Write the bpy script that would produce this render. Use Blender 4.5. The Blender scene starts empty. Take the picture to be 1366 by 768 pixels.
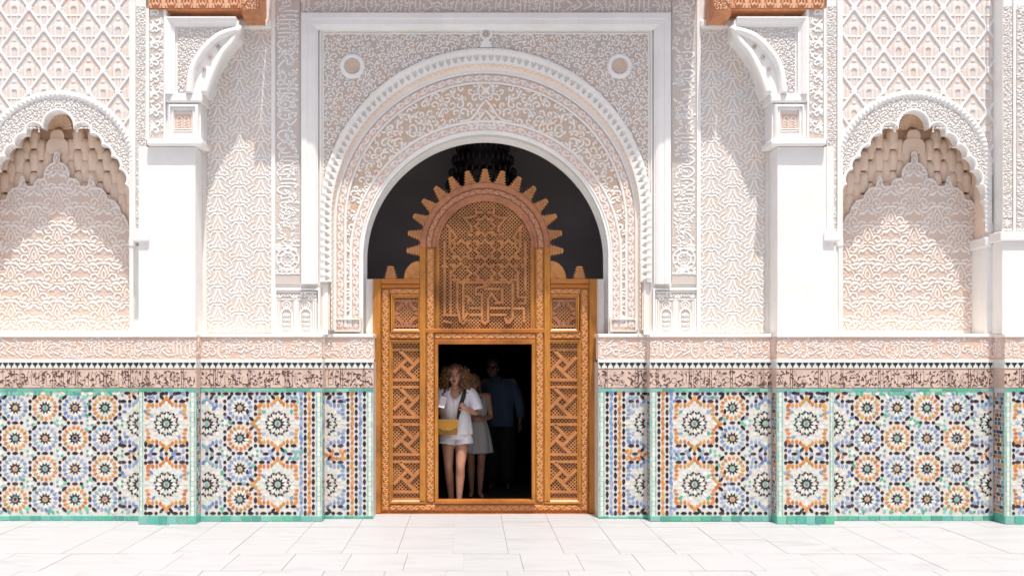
import bpy, math, random
import numpy as np
from mathutils import Vector, Matrix

# ------------------------------------------------------------------ camera, sky, sun, exposure
SC = bpy.context.scene
COL = SC.collection
F_PX, CAM_D, CAM_H, VX, VY = 1250.0, 10.0, 1.784, 626.0, 472.0
cam = bpy.data.cameras.new('camera'); camo = bpy.data.objects.new('camera', cam); COL.objects.link(camo)
camo.location = (0, -CAM_D, CAM_H); camo.rotation_euler = (math.radians(90), 0, 0)
cam.sensor_width = 36; cam.lens = F_PX/1366*36
cam.shift_x = (683-VX)/1366; cam.shift_y = (VY-384)/1366
cam.clip_start = .05; cam.clip_end = 300
SC.camera = camo

SUN_EL, SUN_AZ = 74.0, 15.0          # elevation; azimuth to the right of the wall's normal
wd = bpy.data.worlds.new("World"); SC.world = wd; wd.use_nodes = True
nt = wd.node_tree; nt.nodes.clear()
sky = nt.nodes.new('ShaderNodeTexSky'); sky.sky_type = 'NISHITA'; sky.sun_disc = False; sky.dust_density = 4.0; sky.air_density = .8; sky.ozone_density = .6
sky.sun_elevation = math.radians(SUN_EL); sky.sun_rotation = math.radians(180-SUN_AZ)
bg = nt.nodes.new('ShaderNodeBackground'); bg.inputs['Strength'].default_value = .12
wo = nt.nodes.new('ShaderNodeOutputWorld')
nt.links.new(sky.outputs[0], bg.inputs[0]); nt.links.new(bg.outputs[0], wo.inputs[0])
sun = bpy.data.lights.new('sun', 'SUN'); sun.energy = 3.6; sun.angle = math.radians(.6); sun.color = (1, .95, .875)
suno = bpy.data.objects.new('sun', sun); COL.objects.link(suno)
_d = Vector((math.sin(math.radians(SUN_AZ))*math.cos(math.radians(SUN_EL)), -math.cos(math.radians(SUN_AZ))*math.cos(math.radians(SUN_EL)), math.sin(math.radians(SUN_EL))))
suno.rotation_euler = _d.to_track_quat('Z', 'Y').to_euler()
SC.view_settings.view_transform = 'Standard'; SC.view_settings.look = 'None'
SC.view_settings.gamma = 1; SC.view_settings.exposure = 0.57

# ------------------------------------------------------------------ geometry helpers
XC = .18                                   # axis of symmetry of the facade
def X(px, Y=0.): return (px-VX)*(CAM_D+Y)/F_PX
def Z(py, Y=0.): return CAM_H-(py-VY)*(CAM_D+Y)/F_PX
def mx(x, s): return XC+s*(x-XC)           # mirror about the axis
MPX = .008                                  # one photo pixel at the wall, in metres
RND = random.Random(7)

def link(o, parent=None):
    COL.objects.link(o)
    if parent is not None: o.parent = parent
    return o
def mesh_obj(name, verts, faces, mat, parent=None, smooth=False, bevel=0, mats=None, fmat=None, kind=None, seg=2):
    me = bpy.data.meshes.new(name); me.from_pydata([tuple(v) for v in verts], [], faces)
    for m in (mats or [mat]): me.materials.append(m)
    if fmat: me.polygons.foreach_set('material_index', fmat)
    if smooth: me.polygons.foreach_set('use_smooth', [True]*len(me.polygons))
    me.update(); o = bpy.data.objects.new(name, me); link(o, parent)
    if bevel:
        b = o.modifiers.new('bevel', 'BEVEL'); b.width = bevel; b.segments = seg; b.limit_method = 'ANGLE'
    if kind: o['kind'] = kind
    return o
def tag(o, label=None, cat=None, group=None, kind=None):
    if label: o['label'] = label
    if cat: o['category'] = cat
    if group: o['group'] = group
    if kind: o['kind'] = kind
    return o
def empty(name, loc, label=None, cat=None, group=None):
    o = bpy.data.objects.new(name, None); o.empty_display_size = .1; o.location = (0, 0, 0); link(o)
    return tag(o, label, cat, group)
class MB:
    def __init__(s): s.v = []; s.f = []
    def add(s, vs, fs):
        b = len(s.v); s.v += [tuple(v) for v in vs]; s.f += [tuple(b+i for i in f) for f in fs]
    def box(s, x0, x1, y0, y1, z0, z1):
        if x0 > x1: x0, x1 = x1, x0
        if y0 > y1: y0, y1 = y1, y0
        if z0 > z1: z0, z1 = z1, z0
        s.add([(x0,y0,z0),(x1,y0,z0),(x1,y1,z0),(x0,y1,z0),(x0,y0,z1),(x1,y0,z1),(x1,y1,z1),(x0,y1,z1)],
              [(0,3,2,1),(4,5,6,7),(0,1,5,4),(1,2,6,5),(2,3,7,6),(3,0,4,7)])
    def prism(s, pts, y0, y1):              # outline in XZ, thickness along Y
        n = len(pts)
        s.add([(p[0], y0, p[1]) for p in pts]+[(p[0], y1, p[1]) for p in pts],
              [tuple(range(n)), tuple(range(2*n-1, n-1, -1))]+[(i, (i+1)%n, n+(i+1)%n, n+i) for i in range(n)])
    def bar(s, a, b, w, y0, y1):            # flat bar in XZ between a and b
        dx, dz = b[0]-a[0], b[1]-a[1]; L = math.hypot(dx, dz)
        if L < 1e-6: return
        nx, nz = -dz/L*w/2, dx/L*w/2
        s.prism([(a[0]+nx, a[1]+nz), (b[0]+nx, b[1]+nz), (b[0]-nx, b[1]-nz), (a[0]-nx, a[1]-nz)], y0, y1)
    def loft(s, rings, cap=True):
        n = len(rings[0]); vs = [p for r in rings for p in r]; fs = []
        for k in range(len(rings)-1):
            for i in range(n):
                j = (i+1) % n; fs.append((k*n+i, k*n+j, (k+1)*n+j, (k+1)*n+i))
        if cap: fs += [tuple(range(n-1, -1, -1)), tuple((len(rings)-1)*n+i for i in range(n))]
        s.add(vs, fs)
    def sphere(s, c, r, n=10, m=7, sc=(1,1,1)):
        rings = []
        for k in range(m):
            a = math.pi*(k+.5)/m; rings.append([(c[0]+r*sc[0]*math.sin(a)*math.cos(t), c[1]+r*sc[1]*math.sin(a)*math.sin(t), c[2]-r*sc[2]*math.cos(a)) for t in [2*math.pi*i/n for i in range(n)]])
        s.loft(rings)
    def obj(s, name, mat, parent=None, **k): return mesh_obj(name, s.v, s.f, mat, parent, **k)
def boxo(name, x0, x1, y0, y1, z0, z1, mat, parent=None, bevel=0, **k):
    m = MB(); m.box(x0, x1, y0, y1, z0, z1); return m.obj(name, mat, parent, bevel=bevel, **k)
def sweep(path, prof, closed=False):
    """path: XZ points; prof: (offset to the left of travel, Y). Mitred ribbon of real mouldings."""
    n = len(path); P = np.array(path, float); nr = []
    for i in range(n):
        def dirv(a, b):
            d = P[b]-P[a]; L = np.hypot(*d); return d/L if L > 0 else d
        if closed or 0 < i < n-1: d0, d1 = dirv((i-1) % n, i), dirv(i, (i+1) % n)
        elif i == 0: d0 = d1 = dirv(0, 1)
        else: d0 = d1 = dirv(n-2, n-1)
        n0 = np.array((-d0[1], d0[0])); n1 = np.array((-d1[1], d1[0])); m = n0+n1; L = np.hypot(*m)
        m = m/L if L > 1e-9 else n0
        nr.append(m/max(.3, m.dot(n0)))
    vs = []; fs = []; k = len(prof)
    for i in range(n):
        for o, y in prof: vs.append((P[i][0]+nr[i][0]*o, y, P[i][1]+nr[i][1]*o))
    for i in range(n if closed else n-1):
        j = (i+1) % n
        for q in range(k-1): fs.append((i*k+q, j*k+q, j*k+q+1, i*k+q+1))
    if not closed: fs += [tuple(range(k)), tuple((n-1)*k+q for q in range(k-1, -1, -1))]
    return vs, fs
def rectpath(x0, x1, z0, z1): return [(x0, z0), (x0, z1), (x1, z1), (x1, z0)]   # clockwise: left = outside
def halfround(w, yb, h, n=6): return [(w/2-w/2*math.cos(math.pi*i/n), yb-h*math.sin(math.pi*i/n)) for i in range(n+1)]

# ------------------------------------------------------------------ materials
def nodes(name):
    m = bpy.data.materials.new(name); m.use_nodes = True; t = m.node_tree
    return m, t, t.nodes['Principled BSDF']
def N(t, kind, **k):
    n = t.nodes.new(kind)
    for a, b in k.items():
        if a.startswith('i_'): n.inputs[int(a[2:])].default_value = b
        else: setattr(n, a, b)
    return n
def rgb(c): return (c[0], c[1], c[2], 1)
def mixn(t, a, b, fac):
    n = t.nodes.new('ShaderNodeMix'); n.data_type = 'RGBA'
    for inp, v in ((0, fac), (6, a), (7, b)):
        if hasattr(v, 'links') or isinstance(v, bpy.types.NodeSocket): t.links.new(v, n.inputs[inp])
        else: n.inputs[inp].default_value = rgb(v) if inp else v
    return n.outputs[2]
def noise(t, scale, detail=4, rough=.6, vec=None, dist=0):
    n = t.nodes.new('ShaderNodeTexNoise'); n.inputs['Scale'].default_value = scale; n.inputs['Detail'].default_value = detail
    n.inputs['Roughness'].default_value = rough; n.inputs['Distortion'].default_value = dist
    t.links.new(vec if vec else coord(t), n.inputs['Vector']); return n.outputs['Fac']
def coord(t):
    if 'TC' not in t.nodes: n = t.nodes.new('ShaderNodeTexCoord'); n.name = 'TC'
    return t.nodes['TC'].outputs['Object']
def ramp(t, sock, a, b, ca=(0,0,0), cb=(1,1,1)):
    n = t.nodes.new('ShaderNodeValToRGB'); n.color_ramp.elements[0].position = a; n.color_ramp.elements[1].position = b
    n.color_ramp.elements[0].color = rgb(ca); n.color_ramp.elements[1].color = rgb(cb); t.links.new(sock, n.inputs[0]); return n.outputs[0]
def bump(t, b, h, strength=.3, dist=.003):
    n = t.nodes.new('ShaderNodeBump'); n.inputs['Strength'].default_value = strength; n.inputs['Distance'].default_value = dist
    t.links.new(h, n.inputs['Height']); t.links.new(n.outputs[0], b.inputs['Normal'])
def mapping(t, scale):
    n = t.nodes.new('ShaderNodeMapping'); n.inputs['Scale'].default_value = scale; t.links.new(coord(t), n.inputs[0]); return n.outputs[0]

def plaster(name, c, c2=None, rough=.85):
    m, t, b = nodes(name); c2 = c2 or tuple(x*.93 for x in c)
    f = ramp(t, noise(t, 2.3, 6, .65), .38, .7); col = mixn(t, c, c2, f)
    st = ramp(t, noise(t, 9, 5, .7, mapping(t, (1, 1, .25))), .58, .75); col = mixn(t, col, tuple(x*y for x, y in zip(c, (.93, .89, .84))), st)
    vo = N(t, 'ShaderNodeTexVoronoi', feature='DISTANCE_TO_EDGE'); vo.inputs['Scale'].default_value = 1.3
    wp = N(t, 'ShaderNodeTexNoise'); wp.inputs['Scale'].default_value = 4; wp.inputs['Detail'].default_value = 4; t.links.new(coord(t), wp.inputs['Vector'])
    mv = mixn(t, coord(t), wp.outputs['Color'], .22); t.links.new(mv, vo.inputs['Vector'])
    ck = ramp(t, vo.outputs['Distance'], .0, .005, (.10, .10, .10), (0, 0, 0)); col = mixn(t, col, tuple(x*.62 for x in c), ck)
    pt = ramp(t, noise(t, 1.1, 3, .5), .52, .56, cb=(.35, .35, .35)); col = mixn(t, col, tuple(x*.95 for x in c2), pt)
    t.links.new(col, b.inputs['Base Color']); b.inputs['Roughness'].default_value = rough
    ad = N(t, 'ShaderNodeMath', operation='MULTIPLY_ADD'); t.links.new(noise(t, 3.5, 3, .5), ad.inputs[0]); ad.inputs[1].default_value = 5; t.links.new(noise(t, 60, 5, .7), ad.inputs[2])
    bump(t, b, ad.outputs[0], .35, .004); return m
def carved(name, top, ground, pig, rough=.85):
    """carved stucco: whitewashed crests, old pigment on the cut-back ground, toned darker for recess shade"""
    m, t, b = nodes(name)
    a = N(t, 'ShaderNodeAttribute', attribute_name='relief')
    g = mixn(t, ground, pig, ramp(t, noise(t, 5.5, 3, .6), .47, .66))
    tp = mixn(t, top, tuple(x*.93 for x in top), ramp(t, noise(t, 3, 5, .6), .4, .7))
    col = mixn(t, g, tp, ramp(t, a.outputs['Fac'], .28, .8))  # ground tone by relief height: pigment plus some painted recess shade
    t.links.new(col, b.inputs['Base Color']); b.inputs['Roughness'].default_value = rough
    bump(t, b, noise(t, 90, 3, .7), .2, .002); return m
def wood(name, c, c2, sc=(30, 30, 2.5), rough=.42):
    m, t, b = nodes(name)
    f = noise(t, 1.6, 6, .65, mapping(t, sc), .6); big = noise(t, 1.7, 4, .6)
    col = mixn(t, c, c2, ramp(t, f, .35, .72)); col = mixn(t, col, tuple(x*.55 for x in c2), ramp(t, big, .46, .74))
    t.links.new(col, b.inputs['Base Color']); b.inputs['Roughness'].default_value = rough
    bump(t, b, f, .25, .002); return m
def plain(name, c, rough=.6, nz=None):
    m, t, b = nodes(name)
    col = mixn(t, c, tuple(x*.8 for x in c), ramp(t, noise(t, nz or 12, 4), .35, .7))
    t.links.new(col, b.inputs['Base Color']); b.inputs['Roughness'].default_value = rough; return m

M = {}
M['white'] = plaster('white_plaster', (.90, .88, .845))
M['white_warm'] = plaster('warm_white_plaster', (.89, .855, .80))
M['court'] = plaster('court_plaster', (.74, .68, .63))
M['court_foot'] = plain('court_tiled_foot', (.30, .30, .28), .4)
M['peach'] = plaster('peach_plaster', (.86, .74, .64), (.83, .67, .55))
M['carve_grey'] = carved('carved_stucco_greyed', (.90, .865, .82), (.56, .47, .41), (.62, .46, .36))
M['carve_light'] = carved('carved_stucco_pale', (.90, .88, .85), (.62, .56, .51), (.66, .55, .46))
M['carve_pear'] = carved('carved_stucco_pear', (.90, .87, .83), (.66, .60, .55), (.71, .56, .46))
M['carve_orange'] = carved('carved_stucco_orange_ground', (.90, .85, .79), (.62, .48, .37), (.68, .43, .28))
M['carve_peach'] = carved('carved_stucco_peach', (.86, .80, .76), (.68, .52, .43), (.72, .50, .38))
M['carve_niche'] = carved('carved_stucco_niche', (.89, .81, .75), (.71, .57, .49), (.75, .56, .44))
M['carve_sebka'] = carved('carved_stucco_lattice', (.87, .84, .82), (.71, .64, .59), (.73, .58, .49))
M['script_stucco'] = carved('carved_script_stucco', (.86, .79, .74), (.72, .54, .45), (.78, .51, .38))
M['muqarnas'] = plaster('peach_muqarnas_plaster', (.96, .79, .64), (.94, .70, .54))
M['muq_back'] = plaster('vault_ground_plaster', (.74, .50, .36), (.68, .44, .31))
M['wood'] = wood('varnished_cedar', (.56, .235, .034), (.38, .13, .018))
M['wood_h'] = wood('varnished_cedar_rail', (.55, .20, .03), (.42, .125, .016), (2.5, 30, 30))
M['wood_carve'] = wood('carved_cedar', (.62, .27, .09), (.50, .19, .05), (9, 9, 9), .5)
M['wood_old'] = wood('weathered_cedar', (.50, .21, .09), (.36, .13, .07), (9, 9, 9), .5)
M['wood_lat'] = wood('lattice_cedar', (.54, .25, .09), (.42, .16, .05), (12, 12, 12), .5)
M['cornice'] = wood('cornice_cedar', (.70, .33, .16), (.56, .21, .09), (10, 10, 10), .6)
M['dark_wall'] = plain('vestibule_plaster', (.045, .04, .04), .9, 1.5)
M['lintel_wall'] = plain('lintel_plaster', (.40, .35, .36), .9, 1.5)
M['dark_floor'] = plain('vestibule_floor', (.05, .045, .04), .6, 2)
M['black_metal'] = plain('blackened_brass', (.012, .008, .008), .5)
def tilemat(name, rough=.22):
    m, t, b = nodes(name)
    a = N(t, 'ShaderNodeAttribute', attribute_name='glaze')
    col = mixn(t, a.outputs['Color'], (.62, .58, .52), ramp(t, noise(t, 14, 5, .7), .56, .78, cb=(.38, .38, .38)))
    t.links.new(col, b.inputs['Base Color']); b.inputs['Roughness'].default_value = rough; b.inputs['Specular IOR Level'].default_value = .35
    bump(t, b, noise(t, 40, 3, .5), .15, .002); return m
M['tile'] = tilemat('glazed_mosaic')
def marble():
    m, t, b = nodes('white_marble_slab')
    oi = N(t, 'ShaderNodeObjectInfo')
    ad = N(t, 'ShaderNodeVectorMath', operation='ADD'); sc_ = N(t, 'ShaderNodeVectorMath', operation='SCALE'); sc_.inputs[3].default_value = 7
    cb = N(t, 'ShaderNodeCombineXYZ'); t.links.new(oi.outputs['Random'], cb.inputs[0]); t.links.new(oi.outputs['Random'], cb.inputs[1])
    t.links.new(cb.outputs[0], sc_.inputs[0]); t.links.new(mapping(t, (.6, 2.6, 1)), ad.inputs[0]); t.links.new(sc_.outputs[0], ad.inputs[1])
    v = noise(t, 1.6, 7, .62, ad.outputs[0], 1.4)
    col = mixn(t, (.40, .41, .43), (.32, .325, .335), ramp(t, v, .50, .74)); col = mixn(t, col, (.44, .42, .39), ramp(t, noise(t, 1.1, 4, .6, ad.outputs[0]), .56, .80, cb=(.5, .5, .5)))
    col2 = mixn(t, col, (.385, .39, .40), oi.outputs['Random']); mm = t.nodes[-1]
    k = N(t, 'ShaderNodeMath', operation='MULTIPLY'); k.inputs[1].default_value = .55; t.links.new(oi.outputs['Random'], k.inputs[0]); t.links.new(k.outputs[0], col2.node.inputs[0])
    t.links.new(col2, b.inputs['Base Color']); b.inputs['Roughness'].default_value = .5
    bump(t, b, noise(t, 30, 4, .6), .1, .002); return m
M['marble'] = marble()
M['joint'] = plain('stone_joint', (.52, .51, .50), .9)
def carve2(name, lo, hi):
    m, t, b = nodes(name); a = N(t, 'ShaderNodeAttribute', attribute_name='relief')
    c0 = mixn(t, lo, tuple(x*.82 for x in lo), ramp(t, noise(t, 6, 4), .4, .65))
    t.links.new(mixn(t, c0, hi, ramp(t, a.outputs['Fac'], .3, .55)), b.inputs['Base Color']); b.inputs['Roughness'].default_value = .4; return m
M['sgraffito'] = carve2('incised_glazed_script', (.70, .53, .44), (.11, .06, .05))

# ------------------------------------------------------------------ relief fields (real carved geometry)
RES = 1.25
class Field:
    def __init__(s, w, h, res=RES, base=0.):
        s.moat = 0.; s.w, s.h, s.res = w, h, res; s.nx = max(2, int(w*res)+1); s.ny = max(2, int(h*res)+1)
        s.H = np.full((s.ny, s.nx), base, np.float32)
        s.x = np.linspace(0, w, s.nx); s.y = np.linspace(0, h, s.ny)
    def stroke(s, pts, wd, soft=.9, amp=1., moat=0.):
        P = np.asarray(pts, float); m = max(wd if np.isscalar(wd) else max(wd), 1)+1.5
        x0, y0 = P.min(0)-m; x1, y1 = P.max(0)+m
        i0, i1 = np.searchsorted(s.x, (x0, x1)); j0, j1 = np.searchsorted(s.y, (y0, y1))
        if i1 <= i0 or j1 <= j0: return
        gx, gy = np.meshgrid(s.x[i0:i1], s.y[j0:j1]); g = np.stack((gx, gy), -1)[..., None, :]
        if len(P) == 1: d = np.hypot(*(g[..., 0, :]-P[0]).transpose(2, 0, 1))-wd/2
        else:
            A, B = P[:-1], P[1:]; D = B-A; L2 = (D*D).sum(-1)+1e-9
            tt = np.clip(((g-A)*D).sum(-1)/L2, 0, 1); q = g-(A+tt[..., None]*D); d = np.hypot(q[..., 0], q[..., 1])
            if np.isscalar(wd): d = d.min(-1)-wd/2
            else:
                W = np.asarray(wd, float)/2; d = (d-(W[:-1]+tt*(W[1:]-W[:-1]))).min(-1)
        v = amp*np.clip(.5-d/soft, 0, 1)
        if moat: q = s.H[j0:j1, i0:i1]; q[d < moat] = 0
        s.H[j0:j1, i0:i1] = np.maximum(s.H[j0:j1, i0:i1], v)
    def sym(s, c, pts, wd, **k):
        if s.moat:
            for q in (-1, 1): s.stroke([(c[0]+q*p[0], c[1]+p[1]) for p in pts], wd, amp=0., moat=s.moat)
        for q in (-1, 1): s.stroke([(c[0]+q*p[0], c[1]+p[1]) for p in pts], wd, **k)
def smooth_pts(pts, n=4):
    P = np.array(pts, float); out = []
    for i in range(len(P)-1):
        p0, p1, p2, p3 = P[max(i-1, 0)], P[i], P[i+1], P[min(i+2, len(P)-1)]
        for k in range(n):
            t = k/n; out.append(.5*((2*p1)+(-p0+p2)*t+(2*p0-5*p1+4*p2-p3)*t*t+(-p0+3*p1-3*p2+p3)*t**3))
    out.append(P[-1]); return np.array(out)
def scroll(F, cx, cy, r, ang, flip, wd, turns=.68, tail=1.4, leaf=True, amp=1., moat=0.):
    n = 11; pts = []; ws = []
    for i in range(n):
        t = i/(n-1); rr = r*(.22+.78*t); a = ang-flip*(1-t)*turns*2*math.pi
        pts.append((cx+rr*math.cos(a), cy+rr*math.sin(a))); ws.append(wd*(1.25 if i == 0 else .85+.2*t))
    tx, ty = -math.sin(ang)*flip, math.cos(ang)*flip; ox, oy = math.cos(ang), math.sin(ang)
    for k in (1, 2, 3):
        t = k/3*tail; pts.append((cx+r*ox+tx*r*t+ox*r*.3*t*t, cy+r*oy+ty*r*t+oy*r*.3*t*t)); ws.append(wd*(1.3, 2.0, .4)[k-1])
    F.stroke(pts, ws, amp=amp, moat=moat)
    if leaf:
        b = ang+flip*.9; F.stroke(amp=amp, moat=moat*.6, pts=[(cx+r*math.cos(b)*1.15, cy+r*math.sin(b)*1.15), (cx+r*math.cos(b+.5*flip)*1.75, cy+r*math.sin(b+.5*flip)*1.75)], wd=[wd*1.5, wd*.4])
def under(F, seed, size=2.1, amp=.42, dens=1.15):
    """shallow second layer of tiny scrolls on the cut-back ground"""
    r = random.Random(seed); fill_scrolls(F, r, size, None, .46, dens, 1.2, amp, .8)
def fill_scrolls(F, rnd, size, inside=None, wdk=.48, dens=1., tail=1.5, amp=1., moat=1.0):
    step = size*2.05/dens; row = 0; y = 0
    while y < F.h+size:
        x = (row % 2)*step*.5
        while x < F.w+size:
            px, py = x+rnd.uniform(-.22, .22)*step, y+rnd.uniform(-.2, .2)*step
            if inside is None or inside(px, py): scroll(F, px, py, size*rnd.uniform(.6, 1.12), rnd.uniform(0, 6.28), rnd.choice((-1, 1)), size*wdk, tail=tail, amp=amp, moat=moat)
            x += step
        y += step*.84; row += 1
def wave_border(F, rnd=None, horiz=True, pitch=None, wd=None):
    W = F.h if horiz else F.w; L = F.w if horiz else F.h; pitch = pitch or W*1.25; wd = wd or W*.17
    T = (lambda x, y: (x, y)) if horiz else (lambda x, y: (y, x))
    xs = np.arange(0, L+pitch, pitch/8); F.stroke([T(x, W/2+W*.3*math.sin(math.pi*x/pitch)) for x in xs], wd)
    k = 0; x = pitch/2
    while x < L:
        f = 1 if k % 2 == 0 else -1; c = (x, W/2-f*W*.10)
        pts = [T(c[0]+W*.27*(1-.7*i/9)*math.cos(f*(1.2+i*.6)), c[1]+W*.27*(1-.7*i/9)*math.sin(f*(1.2+i*.6))) for i in range(10)]
        F.stroke(pts, wd); F.stroke([T(c[0]+W*.3, c[1]-f*W*.25), T(c[0]+W*.48, c[1]-f*W*.12)], wd*1.2)
        k += 1; x += pitch
def script_field(F, rnd, wd, vertical=False, curls=1.):
    """interlaced tall uprights, bowls and loops, like the carved inscriptions"""
    W, H = (F.h, F.w) if vertical else (F.w, F.h)
    T = (lambda x, y: (y, W-x)) if vertical else (lambda x, y: (x, y))
    def S(pts, w): F.stroke([T(*p) for p in pts], w, moat=.9)
    x = H*.1
    while x < W:
        r = rnd.random(); top = H*rnd.uniform(.08, .22); bot = H*rnd.uniform(.74, .9)
        if r < .36:                                   # one or two uprights
            for k in range(rnd.choice((1, 2, 2, 3))):
                S(smooth_pts([(x-.05*H, top+.05*H), (x, top), (x+.02*H, H*.45), (x, bot)]), [wd*1.2]*5+[wd]*8 if 0 else wd); x += H*.17
            S(smooth_pts([(x-H*.2, bot), (x-H*.05, bot+.04*H), (x+H*.08, bot-.12*H)]), wd)
        elif r < .62:                                 # deep bowl
            b = H*rnd.uniform(.28, .42); S(smooth_pts([(x, H*.42), (x-.02*H, H*.7), (x+b*.5, H*.92), (x+b, H*.72), (x+b*.9, H*.4)]), wd)
            S([(x+b*.45, H*.6)], wd*1.6); x += b+H*.08
        elif r < .82:                                 # loop
            rr = H*rnd.uniform(.1, .14); cy = H*rnd.uniform(.5, .72)
            S([(x+rr+rr*math.cos(a), cy+rr*math.sin(a)) for a in np.linspace(0, 6.28, 10)], wd); S(smooth_pts([(x+rr*2, cy), (x+rr*3, cy+rr*1.4), (x+rr*4.4, cy+rr)]), wd); x += rr*4
        else:                                         # slanting stroke
            S(smooth_pts([(x+H*.35, top), (x+H*.12, H*.4), (x+H*.3, H*.6), (x, bot)]), wd*1.1); x += H*.34
        x += H*.03
    n = int(W/H*9*curls)
    for _ in range(n):
        px, py = rnd.uniform(0, W), H*rnd.choice((rnd.uniform(.1, .4), rnd.uniform(.3, .9))); q = T(px, py)
        scroll(F, q[0], q[1], H*rnd.uniform(.06, .1), rnd.uniform(0, 6.28), rnd.choice((-1, 1)), wd*.75, leaf=False, moat=.7)
def grid_mesh(name, P, Hf, mat, parent, mask=None, smooth=True):
    """P (ny,nx,3) vertices, Hf relief 0..1, mask of cells (ny-1,nx-1)"""
    ny, nx = Hf.shape; idx = np.arange(ny*nx, dtype=np.int32).reshape(ny, nx)
    q = np.stack((idx[:-1, :-1], idx[:-1, 1:], idx[1:, 1:], idx[1:, :-1]), -1)
    q = q[mask] if mask is not None else q.reshape(-1, 4)
    used = np.zeros(ny*nx, bool); used[q.ravel()] = True; remap = np.cumsum(used)-1
    V = P.reshape(-1, 3)[used].astype(np.float32); hv = Hf.reshape(-1)[used].astype(np.float32); q = remap[q].astype(np.int32)
    me = bpy.data.meshes.new(name); me.vertices.add(len(V)); me.vertices.foreach_set('co', V.ravel())
    me.loops.add(q.size); me.loops.foreach_set('vertex_index', q.ravel())
    me.polygons.add(len(q)); me.polygons.foreach_set('loop_start', np.arange(0, q.size, 4, dtype=np.int32))
    try: me.polygons.foreach_set('loop_total', np.full(len(q), 4, np.int32))
    except Exception: pass
    me.update(calc_edges=True)
    if smooth: me.polygons.foreach_set('use_smooth', np.ones(len(q), bool))
    a = me.attributes.new('relief', 'FLOAT', 'POINT'); a.data.foreach_set('value', hv)
    me.materials.append(mat); o = bpy.data.objects.new(name, me); link(o, parent); return o
def relief(name, parent, mat, F, x0, x1, z0, z1, Y, depth, s=1, mask=None, slope=None):
    """flat carved sheet between world x0..x1 and z1 (top, field row 0)..z0"""
    xs = x0+(x1-x0)*F.x/F.w; zs = z1+(z0-z1)*F.y/F.h
    gx, gz = np.meshgrid(mx(xs, s) if s < 0 else xs, zs); gy = Y-depth*F.H
    P = np.stack((gx, gy, gz), -1)
    if s > 0: P = P[::-1]; Hh = F.H[::-1]; mk = mask[::-1] if mask is not None else None
    else: Hh = F.H; mk = mask
    return grid_mesh(name, P, Hh, mat, parent, mk)
# ------------------------------------------------------------------ depths of the facade planes (metres behind the dado face)
YD, YU, YS, YN, YDS = 0., .12, -.16, .05, .18      # dado, upper wall, pilaster, niche bay dado, door-side dado
YA, YDOOR = .20, .52                               # front of the arch soffit, wooden screen
TOPZ = 6.3
def word(s): return 'right' if s > 0 else 'left'

# ------------------------------------------------------------------ ground
def build_paving():
    base = boxo('courtyard_ground', -40, 40, -60, .9, -.3, -.012, M['joint'], kind='structure')
    pav = empty('marble_paving', (0, 0, 0)); pav['kind'] = 'structure'
    W = .5; x0 = X(544.8)
    rows = []; y = .47; k = 0
    depths = [.47, -.02, -.32, -.98, -1.62, -2.28, -2.94, -3.6, -4.3]
    for r in range(len(depths)-1):
        ya, yb = depths[r], depths[r+1]; off = [0, 0, 0, .0, .10, -.04, .2, .05][r]
        i0 = -11
        for i in range(i0, 16):
            a, b = x0+i*W+off, x0+(i+1)*W+off
            if RND.random() < .12 and r > 2: pass
            m = MB(); g = .0018; dz = RND.uniform(-.0012, .0012)
            m.box(a+g, b-g, yb+g, ya-g, -.03, dz)
            sl = m.obj('slab', M['marble'], pav)
    # the rest of the court, plain big sheet of the same marble
    far = MB()
    for (a, b, c, d) in ((-40, 40, -60, -4.3), (-40, x0-11*W, -4.296, .2), (x0+16*W, 40, -4.296, .2)): far.box(a, b, c, d, -.03, -.001)
    o = far.obj('far_paving', M['marble'], pav)
    # thin marble threshold in front of the screen
    for s, px in ((-1, 1072), (1, 1076)):
        for k in (0, 1):
            a, b = sorted((mx(X(px+k*9.4, -.2), s), mx(X(px+k*9.4+8.6, -.2), s))); o = boxo('sunken_tile', a, b, -.235, -.182, -.02, .0022, M['tile'], pav)
            at_ = o.data.attributes.new('glaze', 'FLOAT_COLOR', 'FACE'); at_.data.foreach_set('color', np.array([(.16, .42, .36, 1)]*6, np.float32).ravel())
    return pav
build_paving()

# ------------------------------------------------------------------ curves of the great arch
def acurve(w, t, yb, n=None, L=None):
    """photo-pixel curve (dx from axis, y): right foot, over the top, to the left foot; n samples with a fixed split"""
    c = t+w; st = yb-c; arc = math.pi*w; tot = 2*st+arc
    s = np.linspace(0, 1, n); fr = .5*(2*st)/tot
    out = np.zeros((n, 2))
    for i, q in enumerate(s):
        if q < fr: out[i] = (-w, yb-st*q/fr)
        elif q > 1-fr: out[i] = (w, yb-st*(1-q)/fr)
        else:
            a = math.pi*(1-(q-fr)/(1-2*fr)); out[i] = (w*math.cos(a), c-w*math.sin(a))
    return out
def pw(dx, py, Y): return (XC+dx*MPX*(CAM_D+Y)/CAM_D, Z(py, Y))
def ring(name, parent, mat, inner, outer, yb, fieldfn, depth, Yi, Yo, n=None, Lpx=None, yb2=None):
    wi, ti = inner; wo_, to = outer; L = math.pi*(wo_+wi)/2+2*(yb-ti-wi)
    wpx = (abs(to-ti)+abs(wo_-wi))/2
    F = Field(L, wpx); fieldfn(F)
    ci = acurve(wi, ti, yb, F.nx); co = acurve(wo_, to, yb2 or yb, F.nx)
    v = (F.y/F.h)[:, None, None]                         # field row 0 = outer edge
    pts = co[None]*(1-v)+ci[None]*v
    Yb = (Yo*(1-v)+Yi*v)[..., 0]*np.ones(F.H.shape)
    Yy = Yb-depth*F.H
    P = np.stack((XC+pts[..., 0]*MPX*(CAM_D+Yb)/CAM_D, Yy, CAM_H-(pts[..., 1]-VY)*(CAM_D+Yb)/F_PX), -1)
    return grid_mesh(name, P[::-1], F.H[::-1], mat, parent)
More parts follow.
